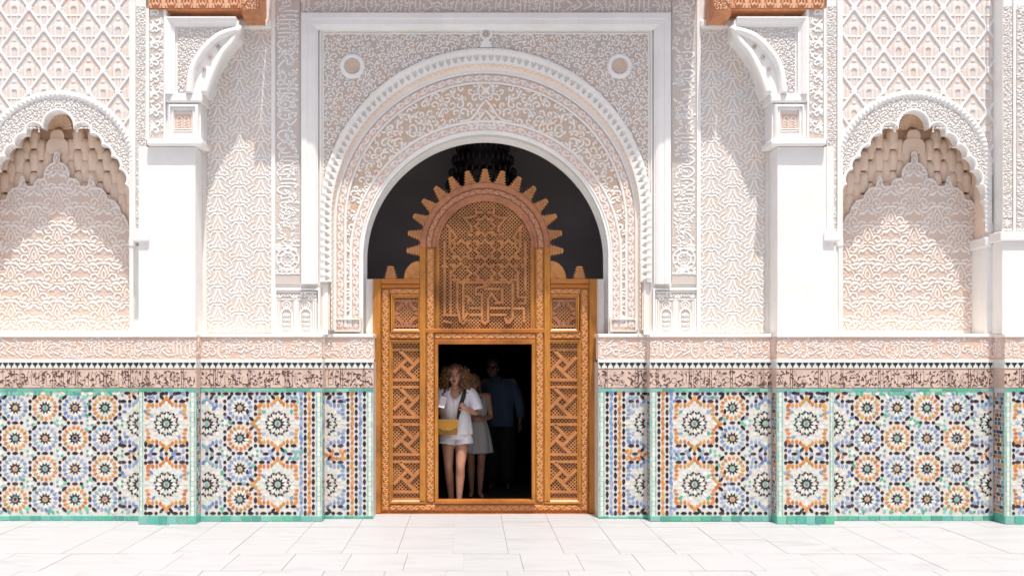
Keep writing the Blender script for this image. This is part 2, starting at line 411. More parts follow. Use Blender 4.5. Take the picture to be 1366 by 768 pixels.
def arch_mould(name, parent, mat, w, t, yb, prof, Y):
    c = acurve(w, t, yb, 140); path = [pw(a, b, Y) for a, b in c]
    vs, fs = sweep(path, prof); return mesh_obj(name, vs, fs, mat, parent, smooth=True)

# ------------------------------------------------------------------ masonry core behind the stucco
def core():
    wall = empty('courtyard_wall', (0, 0, 0)); wall['kind'] = 'structure'
    def mass(nm, *b): return boxo(nm, *b, M['white_warm'], wall)
    Yb = .62
    def pierced(c, Yc, y0, y1, xo, zb, mid):
        m = MB(); n = len(c); zt = TOPZ
        pts = [pw(a, b, Yc) for a, b in c]; pts[0] = (pts[0][0], zb); pts[-1] = (pts[-1][0], zb)
        out = []
        for i, p in enumerate(pts):
            dx, dz = p[0]-XC, p[1]-mid
            if p[1] < mid: q = (XC+math.copysign(xo, dx), p[1])
            else:
                k = min(xo/max(abs(dx), 1e-6), (zt-mid)/max(dz, 1e-6)); q = (XC+dx*k, mid+dz*k)
            out.append(q)
        for i in range(n-1):
            a, b, cc, d = pts[i], pts[i+1], out[i+1], out[i]
            vs = [(a[0], y0, a[1]), (b[0], y0, b[1]), (cc[0], y0, cc[1]), (d[0], y0, d[1])]
            m.add(vs+[(q[0], y1, q[2]) for q in vs], [(0, 1, 2, 3), (7, 6, 5, 4), (0, 4, 5, 1), (3, 2, 6, 7)])
            if abs(cc[0]-d[0]) > 1e-4 and abs(cc[1]-d[1]) > 1e-4:   # corner filler
                e = (d[0], cc[1]) if abs(abs(d[0]-XC)-xo) < 1e-4 else (cc[0], d[1])
                vs = [(d[0], y0, d[1]), (cc[0], y0, cc[1]), (e[0], y0, e[1])]
                m.add(vs+[(q[0], y1, q[2]) for q in vs], [(0, 1, 2), (5, 4, 3)])
        return m
    xo = X(1040, YU)-XC
    pierced(acurve(171, 172, 690, 90), YA, YA+.012, Yb, xo, -.02, 2.6).obj('arched_masonry', M['white_warm'], wall)
    pierced(acurve(211, 84, 443, 90), YU, YU+.022, YA+.0119, xo, Z(446, YU), 3.3).obj('arched_masonry', M['white_warm'], wall)
    for s in (-1, 1):
        a, b = X(1040, YU), X(1122, YU); mass('wall_mass', *sorted((mx(a, s), mx(b, s))), YU+.01, Yb, -.02, TOPZ)
        # behind the niche and beyond
        a, b = b, X(1700, 0)
        mass('wall_mass', *sorted((mx(a+.002, s), mx(b, s))), .56, .9, -.02, TOPZ)
        mass('wall_mass', *sorted((mx(a+.002, s), mx(X(1380, 0), s))), YN+.03, .555, -.02, Z(446, YN))
        mass('wall_mass', *sorted((mx(X(1337, 0), s), mx(b, s))), YU+.01, .555, Z(446, YN)+.002, TOPZ)
    # vestibule behind the door
    v = empty('vestibule', (0, 0, 0)); v['kind'] = 'structure'
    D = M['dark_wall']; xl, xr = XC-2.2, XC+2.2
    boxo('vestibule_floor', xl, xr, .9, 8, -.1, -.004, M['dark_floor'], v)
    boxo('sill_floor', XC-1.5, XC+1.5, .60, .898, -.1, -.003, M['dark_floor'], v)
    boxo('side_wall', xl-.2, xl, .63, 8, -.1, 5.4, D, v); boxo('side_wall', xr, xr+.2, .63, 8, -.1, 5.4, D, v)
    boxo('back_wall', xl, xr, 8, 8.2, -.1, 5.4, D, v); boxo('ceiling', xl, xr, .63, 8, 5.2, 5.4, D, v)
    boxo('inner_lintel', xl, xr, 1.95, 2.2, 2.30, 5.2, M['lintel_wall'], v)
    # the other sides of the courtyard, out of frame: pale plaster over a dark tiled foot
    c = empty('courtyard_sides', (0, 0, 0)); c['kind'] = 'structure'
    for b in ((-14, 14, -19.4, -19), (-14.4, -14, -19.4, .9), (14, 14.4, -19.4, .9)):
        boxo('plaster_side', *b, 1.7, 8.5, M['court'], c); boxo('tiled_foot', *b, -.02, 1.698, M['court_foot'], c)
    for s in (-1, 1): boxo('plaster_side', *sorted((XC+s*8.7, XC+s*13.9)), .1, .9, -.02, 8.5, M['court'], c)
    return wall
core()

# ------------------------------------------------------------------ great arch surround
def great_arch():
    A = empty('arch_surround', (0, 0, 0), 'great round stucco arch over the doorway with toothed outer rim and carved scroll band', 'arch')
    r1 = random.Random(11)
    # scalloped rim with pierced teeth
    def rim(F):
        gx, gy = np.meshgrid(F.x, F.y/F.h); p = 9.6
        bead = np.clip(1-((gy-.2)/.2)**2, 0, 1)**.5*(.8+.2*np.cos(2*math.pi*gx/p))
        tri = np.abs(((gx/p) % 1)-.5)*2
        tooth = np.where(gy > .40, np.clip((.50+.42*tri-(gy-.46)*1.0)*9, 0, 1)*.75, 0)
        hole = (gy > .42) & (gy < .84) & ((((gx/p) % 1) > .2) & (((gx/p) % 1) < .8)) & (gy < .50+.34*(1-np.abs(((gx/p) % 1)-.5)*2.6))
        F.H[:] = np.where(gy < .4, bead, .45); F.H[hole] = -1.3; F.H[gy > .88] = .35
    ring('scalloped_rim', A, M['white_warm'], (206, 85), (221, 64), 376, rim, .018, YU+.002, YU-.008)
    def zig(F):
        gx, gy = np.meshgrid(F.x, F.y/F.h); t = np.abs(((gx/7.5) % 1)-.5)*2
        F.H[:] = np.clip(1-gy, 0, 1)*.25+np.where(np.abs(gy-.25-.4*t) < .13, .45, 0)
    ring('zigzag_cavetto', A, M['peach'], (202, 94), (207, 84), 440, zig, .02, YU+.05, YU)
    ring('zigzag_cavetto', A, M['peach'], (208, 86), (220, 80), 440, lambda F: None, 0, YU+.03, YU+.02)
    def lines(F):
        gy = (F.y/F.h)[:, None]; F.H[:] = .5+.5*np.sin(gy*14)
    ring('cavetto_moulding', A, M['white_warm'], (199, 99), (203, 93), 440, lines, .008, YU+.06, YU+.05)
    ring('outer_border', A, M['carve_peach'], (189, 109), (199, 99), 436, lambda F: wave_border(F), .0055, YU+.065, YU+.06)
    def fil(F): F.H[:] = np.clip(1.4-np.abs((F.y/F.h)[:, None]-.5)*2.8, 0, 1)
    ring('fillet', A, M['white_warm'], (185.5, 112), (189, 109), 436, fil, .008, YU+.066, YU+.062)
    # main scroll band (wide at the crown, narrow at the feet)
    w1, t1, w2, t2 = 183.0, 161.0, 185.5, 112.0
    F = Field(2*190, 330); n = 240
    xcF = 190
    oc = (t2+w2); ic = (t1+w1-5)
    def inside_band(px, py, pad=0):
        dx = abs(px-xcF); y = py+100
        ro = math.hypot(dx, min(0, y-oc)) < w2-pad if y < oc else dx < w2-pad
        ri = math.hypot(dx, y-ic) > 178+pad if y < ic else dx > 178+pad
        return ro and ri
    half = Field(190, 345); under(half, 62, 2.2, .60)
    def ins(px, py): return inside_band(px, py, -3)
    fill_scrolls(half, r1, 6.2, ins, .42, 1.06)
    H = np.concatenate((half.H[:, ::1], half.H[:, -2::-1]), 1)
    FF = Field(380, 345); FF.H = H.astype(np.float32); FF.nx = H.shape[1]; FF.x = np.linspace(0, 380, FF.nx)
    # keystone: disc with a cross and a pointed arch that breaks into the band
    c = (190, 21)
    for rr, v in ((10.5, .9), (8.6, .2)):
        gx, gy = np.meshgrid(FF.x, FF.y); FF.H[np.hypot(gx-c[0], gy-c[1]) < rr] = v
    for a in range(4):
        aa = a*math.pi/2; FF.stroke([(c[0]+2*math.cos(aa+.8), c[1]+2*math.sin(aa+.8)), (c[0]+6*math.cos(aa+.8), c[1]+6*math.sin(aa+.8))], 3.2)
        FF.stroke([(c[0], c[1]), (c[0]+7*math.cos(aa), c[1]+7*math.sin(aa))], 1.2)
    gx, gy = np.meshgrid(FF.x, FF.y); yy = gy
    tri = (np.abs(gx-190) < (yy-33)*.62+1) & (yy > 33) & (yy < 72); FF.H[tri] = .25
    for q in (-1, 1):
        FF.stroke(smooth_pts([(190, 34), (190+q*7, 42), (190+q*14, 53), (190+q*22, 60), (190+q*34, 62)]), 3.2, moat=1.2)
        FF.stroke(smooth_pts([(190, 48), (190+q*5, 53), (190+q*10, 62), (190+q*12, 72)]), 3.0, moat=1.)
        FF.stroke(smooth_pts([(190, 57), (190+q*3, 60), (190+q*4.5, 68), (190+q*1, 66)]), 1.6)
    for k in range(26):
        q = r1.choice((-1, 1)); a, b = r1.uniform(5, 20), 0
        b = 38+a*1.5+r1.uniform(-2, 6); scroll(FF, 190+q*a, b, 1.7, r1.uniform(0, 6), q, .9, leaf=False)
    gx, gy = np.meshgrid(FF.x, FF.y); dx = np.abs(gx-190); y = gy+100
    ro = np.where(y < oc, np.hypot(dx, np.minimum(0, y-oc)) < w2, dx < w2); ri = np.where(y < ic, np.hypot(dx, y-ic) > 178, dx > 178)
    keep = (dx < 26) & (y < 175)
    band = (ro & (ri | keep)) & (y < 436); mk = band[:-1, :-1] & band[1:, 1:] & band[1:, :-1] & band[:-1, 1:]
    Yb = YU+.075
    xs = XC+(FF.x-190)*MPX*(CAM_D+Yb)/CAM_D; zs = CAM_H-(FF.y+100-VY)*(CAM_D+Yb)/F_PX
    gx, gz = np.meshgrid(xs, zs); P = np.stack((gx, Yb-.0095*FF.H, gz), -1)
    grid_mesh('scroll_band', P[::-1], FF.H[::-1], M['carve_orange'], A, mk[::-1])
    def fil2(F): F.H[:] = 1; 
    ring('fillet', A, M['white_warm'], (178.5, 163.5), (182, 160), 436, fil, .008, YU+.07, YU+.07)
    ring('inner_border', A, M['carve_peach'], (168.5, 174), (179, 163.5), 436, lambda F: wave_border(F), .0055, YU+.072, YU+.072)
    ring('inner_border', A, M['white'], (166, 177), (169, 174), 440, fil, .008, YU+.08, YU+.072)
    # white soffit: narrow face, rounded edge, then the deep intrados back to the screen
    arch_mould('intrados', A, M['white'], 166, 177, 690, [(-.02, YU+.079), (.02, YU+.075), (.045, YA+.005), (.055, YA+.03), (.058, YA+.1), (.058, .60), (-.02, .60)], YA)
    # feet: three small square blocks under the borders
    for s in (-1, 1):
        b = MB(); x0, x1 = mx(X(650+163, YU+.06), s), mx(X(650+201, YU+.06), s); z0, z1 = Z(443, .2), Z(424, .2)
        vs, fs = sweep(rectpath(min(x0, x1)+.02, max(x0, x1)-.03, z0+.02, z1-.02), [(0, YU+.065), (0, YU+.05), (.012, YU+.05), (.012, YU+.065)], True); b.add(vs, fs)
        b.obj('foot_frame', M['white_warm'], A)
        F = Field(40, 18)
        for cx in (9, 20, 31):
            for a in range(8): F.stroke([(cx+1*math.cos(a*.785), 9+1*math.sin(a*.785)), (cx+4*math.cos(a*.785), 9+4*math.sin(a*.785))], 1.3)
        relief('foot_blocks', A, M['carve_peach'], F, X(650+163, YU+.06), X(650+201, YU+.06), z0, z1, YU+.068, .006, s)
    # little finial and disc at the crown
    b = MB(); zc = Z(46, YU); 
    for rr, y in ((.062, YU-.012),):
        b.prism([(XC+rr*math.cos(a), zc+rr*math.sin(a)) for a in np.linspace(0, 2*math.pi, 24, endpoint=False)], y, YU+.02)
    b.obj('crown_disc', M['white'], A, bevel=.008)
    b = MB(); b.prism([(XC-.06, Z(63, YU)), (XC+.06, Z(63, YU)), (XC+.025, Z(54, YU)), (XC, Z(52, YU)), (XC-.025, Z(54, YU))], YU-.01, YU+.02); b.obj('crown_finial', M['white'], A, bevel=.006)
    b = MB()
    for a in np.linspace(0, 2*math.pi, 12, endpoint=False): b.bar((XC+.01*math.cos(a), zc+.01*math.sin(a)), (XC+.046*math.cos(a), zc+.046*math.sin(a)), .009, YU-.019, YU-.011)
    b.obj('disc_carving', M['carve_grey'], A)
    return A
great_arch()

# ------------------------------------------------------------------ spandrel panel, frame, inscription strips
def spandrel():
    S = empty('carved_spandrel', (0, 0, 0), 'scroll carved plaster spandrel above the great arch, with a fluted roundel in each corner', 'carved panel')
    rnd = random.Random(5); W2 = 218
    half = Field(W2, 340); under(half, 61, 2.0, .60)
    def ins(px, py):
        y = py+44; dx = W2-px; return (math.hypot(dx, y-284) > 222 if y < 284 else dx > 222) or False
    fill_scrolls(half, rnd, 4.6, lambda a, b: (math.hypot(W2-a, b+44-284) > 214 if b+44 < 284 else W2-a > 214), .40, 1.04, 1.5)
    H = np.concatenate((half.H, half.H[:, -2::-1]), 1); F = Field(2*W2, 340); F.H = H.astype(np.float32); F.nx = H.shape[1]; F.x = np.linspace(0, 2*W2, F.nx)
    gx, gy = np.meshgrid(F.x, F.y); dx = np.abs(gx-W2); y = gy+44
    out = np.where(y < 284, np.hypot(dx, y-284) > 218, dx > 218); mk = out[:-1, :-1]
    Yb = YU+.012; xs = XC+(F.x-W2)*MPX*(CAM_D+Yb)/CAM_D; zs = CAM_H-(F.y+44-VY)*(CAM_D+Yb)/F_PX
    px_, pz_ = np.meshgrid(xs, zs); P = np.stack((px_, Yb-.0075*F.H, pz_), -1)
    grid_mesh('scrollwork', P[::-1], F.H[::-1], M['carve_grey'], S, mk[::-1])
    xl, xr = XC-W2*MPX*1.012, XC+W2*MPX*1.012
    vs, fs = sweep([(xl, Z(378, YU)), (xl, Z(44, YU)), (xr, Z(44, YU)), (xr, Z(378, YU))], [(-.014, YU+.012), (-.012, YU-.002), (-.004, YU-.002), (-.002, YU+.01), (.012, YU+.01), (.014, YU-.004), (.03, YU-.004), (.032, YU+.02)])
    mesh_obj('border_fillet', vs, fs, M['white_warm'], S)
    for s in (-1, 1):
        cx, cz = mx(X(826.5, YU), s), Z(88.5, YU); r = .135
        prof = [(0, YU+.03), (.0, YU-.005), (-.02, YU-.022), (-.042, YU-.018), (-.056, YU-.004), (-.056, YU+.004)]
        path = [(cx+r*math.cos(a), cz+r*math.sin(a)) for a in np.linspace(2*math.pi, 0, 40, endpoint=False)]
        vs, fs = sweep(path, prof, True); ro = mesh_obj('roundel', vs, fs, M['white'], S, smooth=True)
        b = MB(); vs = [(cx, YU-.004, cz-.02)]; n = 44
        for i in range(n):
            a = 2*math.pi*i/n; vs.append((cx+.08*math.cos(a), YU-.026 if i % 2 else YU-.001, cz+.08*math.sin(a)))
        b.add(vs, [(0, 1+(i+1) % n, 1+i) for i in range(n)]); b.obj('fluted_centre', M['peach'], ro)
    return S
spandrel()
def big_frame():
    Fm = empty('plaster_frame', (0, 0, 0), 'broad smooth white moulding that squares off the great arch and its spandrel', 'moulding')
    xl, xr = XC-220*MPX*1.012-.03, XC+220*MPX*1.012+.03
    zt = Z(41, YU); zb = Z(379, YU)
    path = [(xl, zb), (xl, zt), (xr, zt), (xr, zb)]
    w = .178
    vs, fs = sweep(path, [(0, YU+.02), (0, YU-.018), (.012, YU-.022), (.02, YU-.035), (.05, YU-.05), (w*.6, YU-.052), (w*.62, YU-.062), (w-.01, YU-.062), (w, YU-.05), (w, YU+.02)])
    mesh_obj('frame_moulding', vs, fs, M['white'], Fm, bevel=0)
    return Fm
big_frame()
def strip_inscriptions():
    rnd = random.Random(21)
    for s in (-1, 1):
        F = Field(32, 392); under(F, 50+s, 1.9, .60); script_field(F, rnd, 2.2, vertical=True, curls=1.2)
        gx, gy = np.meshgrid(F.x, F.y)
        m2 = gy > 340; F.H[m2] = 0
        for rr in (14.5, 9):                      # roundel block at the foot
            F.stroke([(16+rr*math.cos(a), 359+rr*math.sin(a)) for a in np.linspace(0, 6.283, 30)], 1.5)
        for a in range(8):
            q = a*math.pi/4; scroll(F, 16+5.5*math.cos(q), 359+5.5*math.sin(q), 2.2, q, 1, 1.1, leaf=False); F.stroke([(16+10*math.cos(q+.4), 359+10*math.sin(q+.4)), (16+14*math.cos(q+.4), 359+14*math.sin(q+.4))], 1.6)
        for yy in (341, 378): F.stroke([(0, yy), (32, yy)], 1.3)
        for k in range(40): scroll(F, rnd.uniform(1, 31), rnd.choice((rnd.uniform(342, 347), rnd.uniform(371, 377))), 1.8, rnd.uniform(0, 6), 1, 1, leaf=False)
        o = empty('inscription_strip', (0, 0, 0), f'tall narrow band of carved script running up the {word(s)} side of the great arch frame', 'inscription')
        relief('carved_script', o, M['carve_light'], F, X(896.5, YU), X(929, YU), Z(379, YU), Z(-13, YU), YU+.008, .007, s)
        m = MB(); a, b = sorted((mx(X(929, YU), s), mx(X(934.5, YU), s))); m.box(a, b, YU-.018, YU+.02, Z(445, YU), TOPZ); m.obj('fillet', M['white'], o, bevel=.006)
    # top strip
    F = Field(494, 36); under(F, 53, 1.9, .60); script_field(F, rnd, 2.2, curls=1.6)
    for s in (-1, 1):
        cx = 247+s*(-1 if 0 else 1)*0
    o = empty('inscription_strip', (0, 0, 0), 'horizontal band of carved script above the great arch, at the top edge of the photo', 'inscription')
    xl, xr = XC-247*MPX*1.012, XC+247*MPX*1.012
    relief('carved_script', o, M['carve_light'], F, xl, xr, Z(20.5, YU), Z(-15, YU), YU+.0085, .007)
strip_inscriptions()

def pear_field():
    F = Field(84, 412); cw, ch = 27.9, 24.2; under(F, 41, 1.9, .60); F.moat = .8
    for col in range(-1, 5):
        for row in range(-1, 19):
            c = (col*cw+1+13, row*ch+(col % 2)*ch/2)
            F.sym(c, smooth_pts([(0, -11), (1.6, -8), (3.2, -2), (5.6, 2.2), (6.2, 6), (4.2, 8.3), (1.8, 7), (2.2, 4.6)]), 2.3)
            F.sym(c, smooth_pts([(1, -11.5), (5, -13), (8.5, -9), (9.5, -3), (12.5, 0), (13.9, 0)]), 2.1)
            F.sym(c, smooth_pts([(6, 7), (9, 9.4), (12.2, 7.6), (12, 4.6), (9.6, 4.4)]), 2.2)
            F.sym(c, smooth_pts([(13.9, -11.5), (11, -9), (9.2, -5)]), [2.4]+[1.8]*3+[1.6]*3+[1.4]*2)
            F.stroke([(c[0], c[1]-1), (c[0], c[1]+2.4)], [.6, 1.6])
            F.sym(c, [(8.6, 2.6)], 2.4); F.sym(c, [(11.5, 11.2)], 2.2)
    return F
def arcade_field():
    F = Field(56, 56); rnd = random.Random(3)
    for i in (0, 1):
        c = 15+i*26
        F.sym((c, 0), [(7.5, 54), (7.5, 33)], 2); F.sym((c, 0), smooth_pts([(7.5, 33), (6.5, 28), (3, 24), (0, 22)]), 2)
        F.sym((c, 0), [(10.5, 54), (10.5, 14)], 1.6)
        for rr in (5.3, 2.2): F.stroke([(c+rr*math.cos(a), 19+rr*math.sin(a)) for a in np.linspace(0, 6.283, 16)], 1.6)
        for k in range(4):
            for q in (-1, 1): scroll(F, c+q*2.8, 32+k*6, 2.4, 1.5+q, q, 1.3, leaf=False)
    for k in range(12): scroll(F, 3+k*4.5, 6.5, 2.1, k*1.3, 1 if k % 2 else -1, 1.5, leaf=False)
    F.stroke([(2, 11.5), (54, 11.5)], 1.3)
    for x in (1.5, 28, 54.5): F.stroke([(x, 12), (x, 56)], 2)
    for y in (1.2, 54.8): F.stroke([(1, y), (55, y)], 1.8)
    return F
PEAR, ARC = pear_field(), arcade_field()
for s in (-1, 1):
    o = empty('arabesque_panel', (0, 0, 0), f'tall plaster panel of repeating pear shaped arabesques beside the {word(s)} pilaster of the doorway', 'carved panel')
    relief('arabesque_carving', o, M['carve_pear'], PEAR, X(934.5, YU), X(1021, YU), Z(443.5, YU), Z(39, YU)+.06, YU+.012, .0055, s)
    a, b = sorted((mx(X(933, YU), s), mx(X(986, YU), s)))
    boxo('head_ledge', a, b, YU-.05, YU+.03, Z(39, YU), Z(28, YU), M['white'], o, bevel=.018)
    boxo('plain_head', a, b, YU-.0, YU+.03, Z(27.5, YU), TOPZ, M['white'], o)
    o = empty('arcade_panel', (0, 0, 0), f'small square panel carved with two slender arches, low {word(s)} of the great arch', 'carved panel')
    relief('arcade_carving', o, M['carve_light'], ARC, X(874, YU), X(929, YU), Z(444, YU), Z(388, YU), YU+.006, .009, s)
    a, b = sorted((mx(X(871, YU), s), mx(X(930, YU), s)))
    vs, fs = sweep(rectpath(a+.02, b-.006, Z(443, YU), Z(387, YU)), [(0, YU+.01), (0, YU-.016), (.02, YU-.016), (.026, YU+.01)], True); mesh_obj('panel_frame', vs, fs, M['white'], o)
# ------------------------------------------------------------------ glazed mosaic dado
TPL = {
 'oval': [(0, .62), (.34, .4), (.5, 0), (.34, -.4), (0, -.62), (-.34, -.4), (-.5, 0), (-.34, .4)],
 'dot': [(.5*math.cos(a), .5*math.sin(a)) for a in np.linspace(.39, 6.67, 8, endpoint=False)],
 'kite': [(0, .62), (.46, .08), (.26, -.5), (-.26, -.5), (-.46, .08)],
 'dart': [(0, .62), (.40, -.05), (.44, -.62), (0, -.28), (-.44, -.62), (-.40, -.05)],
 'petal': [(0, .62), (.5, .1), (0, -.62), (-.5, .1)],
 'square': [(.5, .5), (.5, -.5), (-.5, -.5), (-.5, .5)],
 'merlon': [(-.5, .5), (.5, .5), (.42, .1), (.14, -.12), (.1, -.5), (-.1, -.5), (-.14, -.12), (-.42, .1)],
}
BLK = [(.030, .016, .020), (.05, .022, .03), (.022, .02, .022), (.065, .035, .05)]
BLU = [(.19, .28, .50), (.26, .36, .54), (.13, .22, .46), (.24, .38, .47), (.34, .40, .56)]
ORG = [(.64, .23, .04), (.58, .17, .035), (.62, .34, .08), (.66, .28, .09), (.50, .24, .06)]
GRN = [(.11, .46, .30), (.18, .52, .38), (.08, .38, .26)]
PAL = [(.74, .71, .60), (.60, .74, .62), (.78, .74, .68), (.72, .72, .58)]
TEAL = [(.09, .40, .30), (.11, .45, .35), (.16, .47, .38), (.08, .34, .26), (.22, .50, .43)]
class Mosaic:
    def __init__(s, x0, x1, y0, y1, seed): s.x0, s.x1, s.y0, s.y1 = x0, x1, y0, y1; s.p = []; s.keep = []; s.r = random.Random(seed); s.xy = []
    def put(s, x, y, t, w, h, rot, pal, chk=1.7, hgt=1.):
        if not (s.x0+w*.42 < x < s.x1-w*.42 and s.y0+1.3 < y < s.y1-1.3): return False
        if chk and s.xy:
            a = np.asarray(s.xy); 
            if np.min((a[:, 0]-x)**2+(a[:, 1]-y)**2) < max(chk, 4.3)**2: return False
            if any((x-p)**2+(y-q)**2 < k*k for p, q, k in s.keep if k < 20): return False
        c = s.r.choice(pal); k = s.r.uniform(.86, 1.12)
        s.p.append((x, y, t, w*s.r.uniform(.93, 1.04), h*s.r.uniform(.93, 1.04), rot+s.r.uniform(-.05, .05), tuple(min(1, q*k) for q in c), hgt)); s.xy.append((x, y)); return True
    def small(s, cx, cy, col, cen):
        s.put(cx, cy, 'dot', 4.2, 4.2, 0, cen)
        for k in range(10):
            a = 2*math.pi*k/10+.1; ca, sa = math.cos(a), math.sin(a)
            s.put(cx+5.7*ca, cy+5.7*sa, 'dart', 3.2, 4.4, a, BLK, 0)
            s.put(cx+9.6*math.cos(a+.314), cy+9.6*math.sin(a+.314), 'petal', 3.4, 6.2, a+.314, PAL, 0, .7)
        for k in range(16):
            a = 2*math.pi*k/16+.1; s.put(cx+14.1*math.cos(a), cy+14.1*math.sin(a), 'kite', 4.5, 4.7, a+math.pi, col, 0)
        s.keep.append((cx, cy, 16.6)); q = 20
        for k in range(4):
            a = k*math.pi/2; ca, sa = math.cos(a), math.sin(a)
            s.put(cx+q*ca, cy+q*sa, 'oval', 4.2, 6.4, a+math.pi/2, BLK)
            for d in (-1, 1): s.put(cx+q*ca-d*8.6*sa, cy+q*sa+d*8.6*ca, 'dot', 4.4, 4.4, 0, BLK)
            b = a+math.pi/4
            s.put(cx+19.8*math.cos(b), cy+19.8*math.sin(b), 'oval', 4., 6.6, b+math.pi/2, BLK, 1.5)
            X0, Y0 = cx+math.copysign(20, math.cos(b)), cy+math.copysign(20, math.sin(b))
            s.put(X0, Y0, 'square', 4.6, 4.6, .785, [(.76, .75, .68)], 1.5, .8)
            for j in range(4): s.put(X0+4.6*math.cos(j*1.5708+.785), Y0+4.6*math.sin(j*1.5708+.785), 'kite', 3.6, 3.6, j*1.5708+.785, GRN if (j+k) % 4 else BLU, 2.4)
    def big(s, cx, cy, col=ORG):
        s.put(cx, cy, 'dot', 4.6, 4.6, 0, GRN)
        for k in range(12):
            a = 2*math.pi*k/12+.26; s.put(cx+6.4*math.cos(a), cy+6.4*math.sin(a), 'dart', 3.2, 4.8, a, BLK, 0)
            b = a+.262; s.put(cx+10.4*math.cos(b), cy+10.4*math.sin(b), 'petal', 3.6, 6., b, PAL, 0, .7)
            for d, rr in ((-.14, 13.8), (.14, 15.6)): s.put(cx+rr*math.cos(a+d), cy+rr*math.sin(a+d), 'dart', 2.9, 3.8, a+d*7, BLK, 0)
            s.put(cx+17.0*math.cos(b), cy+17.0*math.sin(b), 'dot', 2.8, 2.8, 0, [(.58, .76, .64), (.74, .72, .66), (.72, .58, .62)], 0, .7)
            s.put(cx+19.6*math.cos(a), cy+19.6*math.sin(a), 'petal', 4.2, 5.6, a, PAL, 0, .7)
        s.keep.append((cx, cy, 21)); h = 24.0
        for k in range(4):
            a = k*math.pi/2; ca, sa = math.cos(a), math.sin(a)
            s.put(cx+h*ca+h*sa, cy+h*sa-h*ca, 'oval', 4.4, 6.4, a+math.pi/4, col)
            for t in (-18.4, -12.9, 12.9, 18.4): s.put(cx+h*ca-t*sa, cy+h*sa+t*ca, 'kite', 4.4, 5.0, a+math.pi, col, 2.6)
            for t in (-8, 8): s.put(cx+25.6*ca-t*sa, cy+25.6*sa+t*ca, 'kite', 4.2, 4.8, a+math.pi, col, 2.6)
            for t, r, u in ((-4.2, 29.4, .75), (4.2, 29.4, -.75), (0, 33.8, 0)): s.put(cx+r*ca-t*sa, cy+r*sa+t*ca, 'oval', 4.1, 5.8, a+u, col, 2.2)
            s.put(cx+26.5*ca, cy+26.5*sa, 'petal', 4.4, 6, a, PAL, 2, .7)
            f = 29.6
            for i, t in enumerate((-29.6, -21.2, -12.6, 12.6, 21.2)):
                s.put(cx+f*ca-t*sa, cy+f*sa+t*ca, 'dot' if i in (0, 2, 3) else 'oval', 4.4, 4.4 if i in (0, 2, 3) else 6.6, a+math.pi/2, BLK)
            for d in (-1, 1): s.put(cx+35.*ca-d*6.2*sa, cy+35.*sa+d*6.2*ca, 'oval', 4.1, 6.4, a+d*.7, BLK)
            s.put(cx+40.2*ca, cy+40.2*sa, 'dot', 4.4, 4.4, 0, BLK)
            for t in (-16, 16): s.put(cx+40.4*ca-t*sa, cy+40.4*sa+t*ca, 'oval', 4.1, 6.2, a+math.pi/2, BLK)
    def col(s, x, pal, y0=524.5, y1=685, ph=0, w=4.2):
        y = y0; i = ph
        while y < y1:
            if pal is BLK: s.put(x, y, 'dot' if i % 2 else 'oval', w, 4.4 if i % 2 else 6.6, math.pi/2, BLK); y += 8.4
            else: s.put(x, y, 'oval' if i % 3 == 0 else 'kite', 4.4, 6.6 if i % 3 == 0 else 4.7, math.pi/2+(.45 if i % 2 else -.45) if i % 3 == 0 else (math.pi/2 if i % 3 == 1 else -math.pi/2), pal); y += 6.6
            i += 1
    def row(s, y, pal, x0, x1):
        x = x0; i = 0
        while x < x1: s.put(x, y, 'dot' if i % 2 else 'oval', 4.2, 4.4 if i % 2 else 6.6, 0, pal); x += 8.4; i += 1
    def fill(s, zone):
        for st, sz in ((5.3, 4.5),):
            y = s.y0+2.4; r = 0
            while y < s.y1-1.6:
                x = s.x0+2.4+(r % 2)*st*.5
                while x < s.x1-1.6:
                    if all((x-a)**2+(y-b)**2 > c*c for a, b, c in s.keep):
                        s.put(x, y, 'kite' if s.r.random() < .6 else 'oval', sz*.9, sz*1.15, s.r.choice((0, 1.57, .78, 2.36)), zone(x, y), sz*1.0)
                    x += st
                y += st*.9; r += 1
    def build(s, name, parent, tx, Y, sgn):
        s.p = [(a, b, t, w*1.1, h*1.1, r, c, g) for a, b, t, w, h, r, c, g in s.p]
        vs = []; fs = []; cols = []
        for (x, y, t, w, h, rot, c, hg) in s.p:
            T = TPL[t]; n = len(T); b = len(vs); ux, uy = math.cos(rot), math.sin(rot)   # long axis along rot
            tilt = s.r.uniform(-.0003, .0003)
            for k, (q, z) in enumerate(((1., Y-.0006), (1., Y-.0026*hg), (.86, Y-.0034*hg))):
                for (px, py) in T:
                    lx, ly = py*h*q, px*w*q
                    vs.append(tx(x+lx*ux-ly*uy, y+lx*uy+ly*ux, z+tilt*k))
            for k in (0, 1):
                for i in range(n): j = (i+1) % n; fs.append((b+k*n+i, b+k*n+j, b+(k+1)*n+j, b+(k+1)*n+i))
            fs.append(tuple(b+2*n+i for i in range(n))); cols += [c]*(2*n+1)
        if sgn > 0: pass
        o = mesh_obj(name, vs, fs, M['tile'], parent, kind='stuff'); set_glaze(o, cols)
        return o
def set_glaze(o, cols):
    a = o.data.attributes.new('glaze', 'FLOAT_COLOR', 'FACE'); a.data.foreach_set('color', np.array([(*c, 1) for c in cols], np.float32).ravel())
def tilebox(name, b, c, parent, bevel=.002):
    o = boxo(name, *b, M['tile'], parent, bevel=bevel, seg=1); set_glaze(o, [c]*6); return o

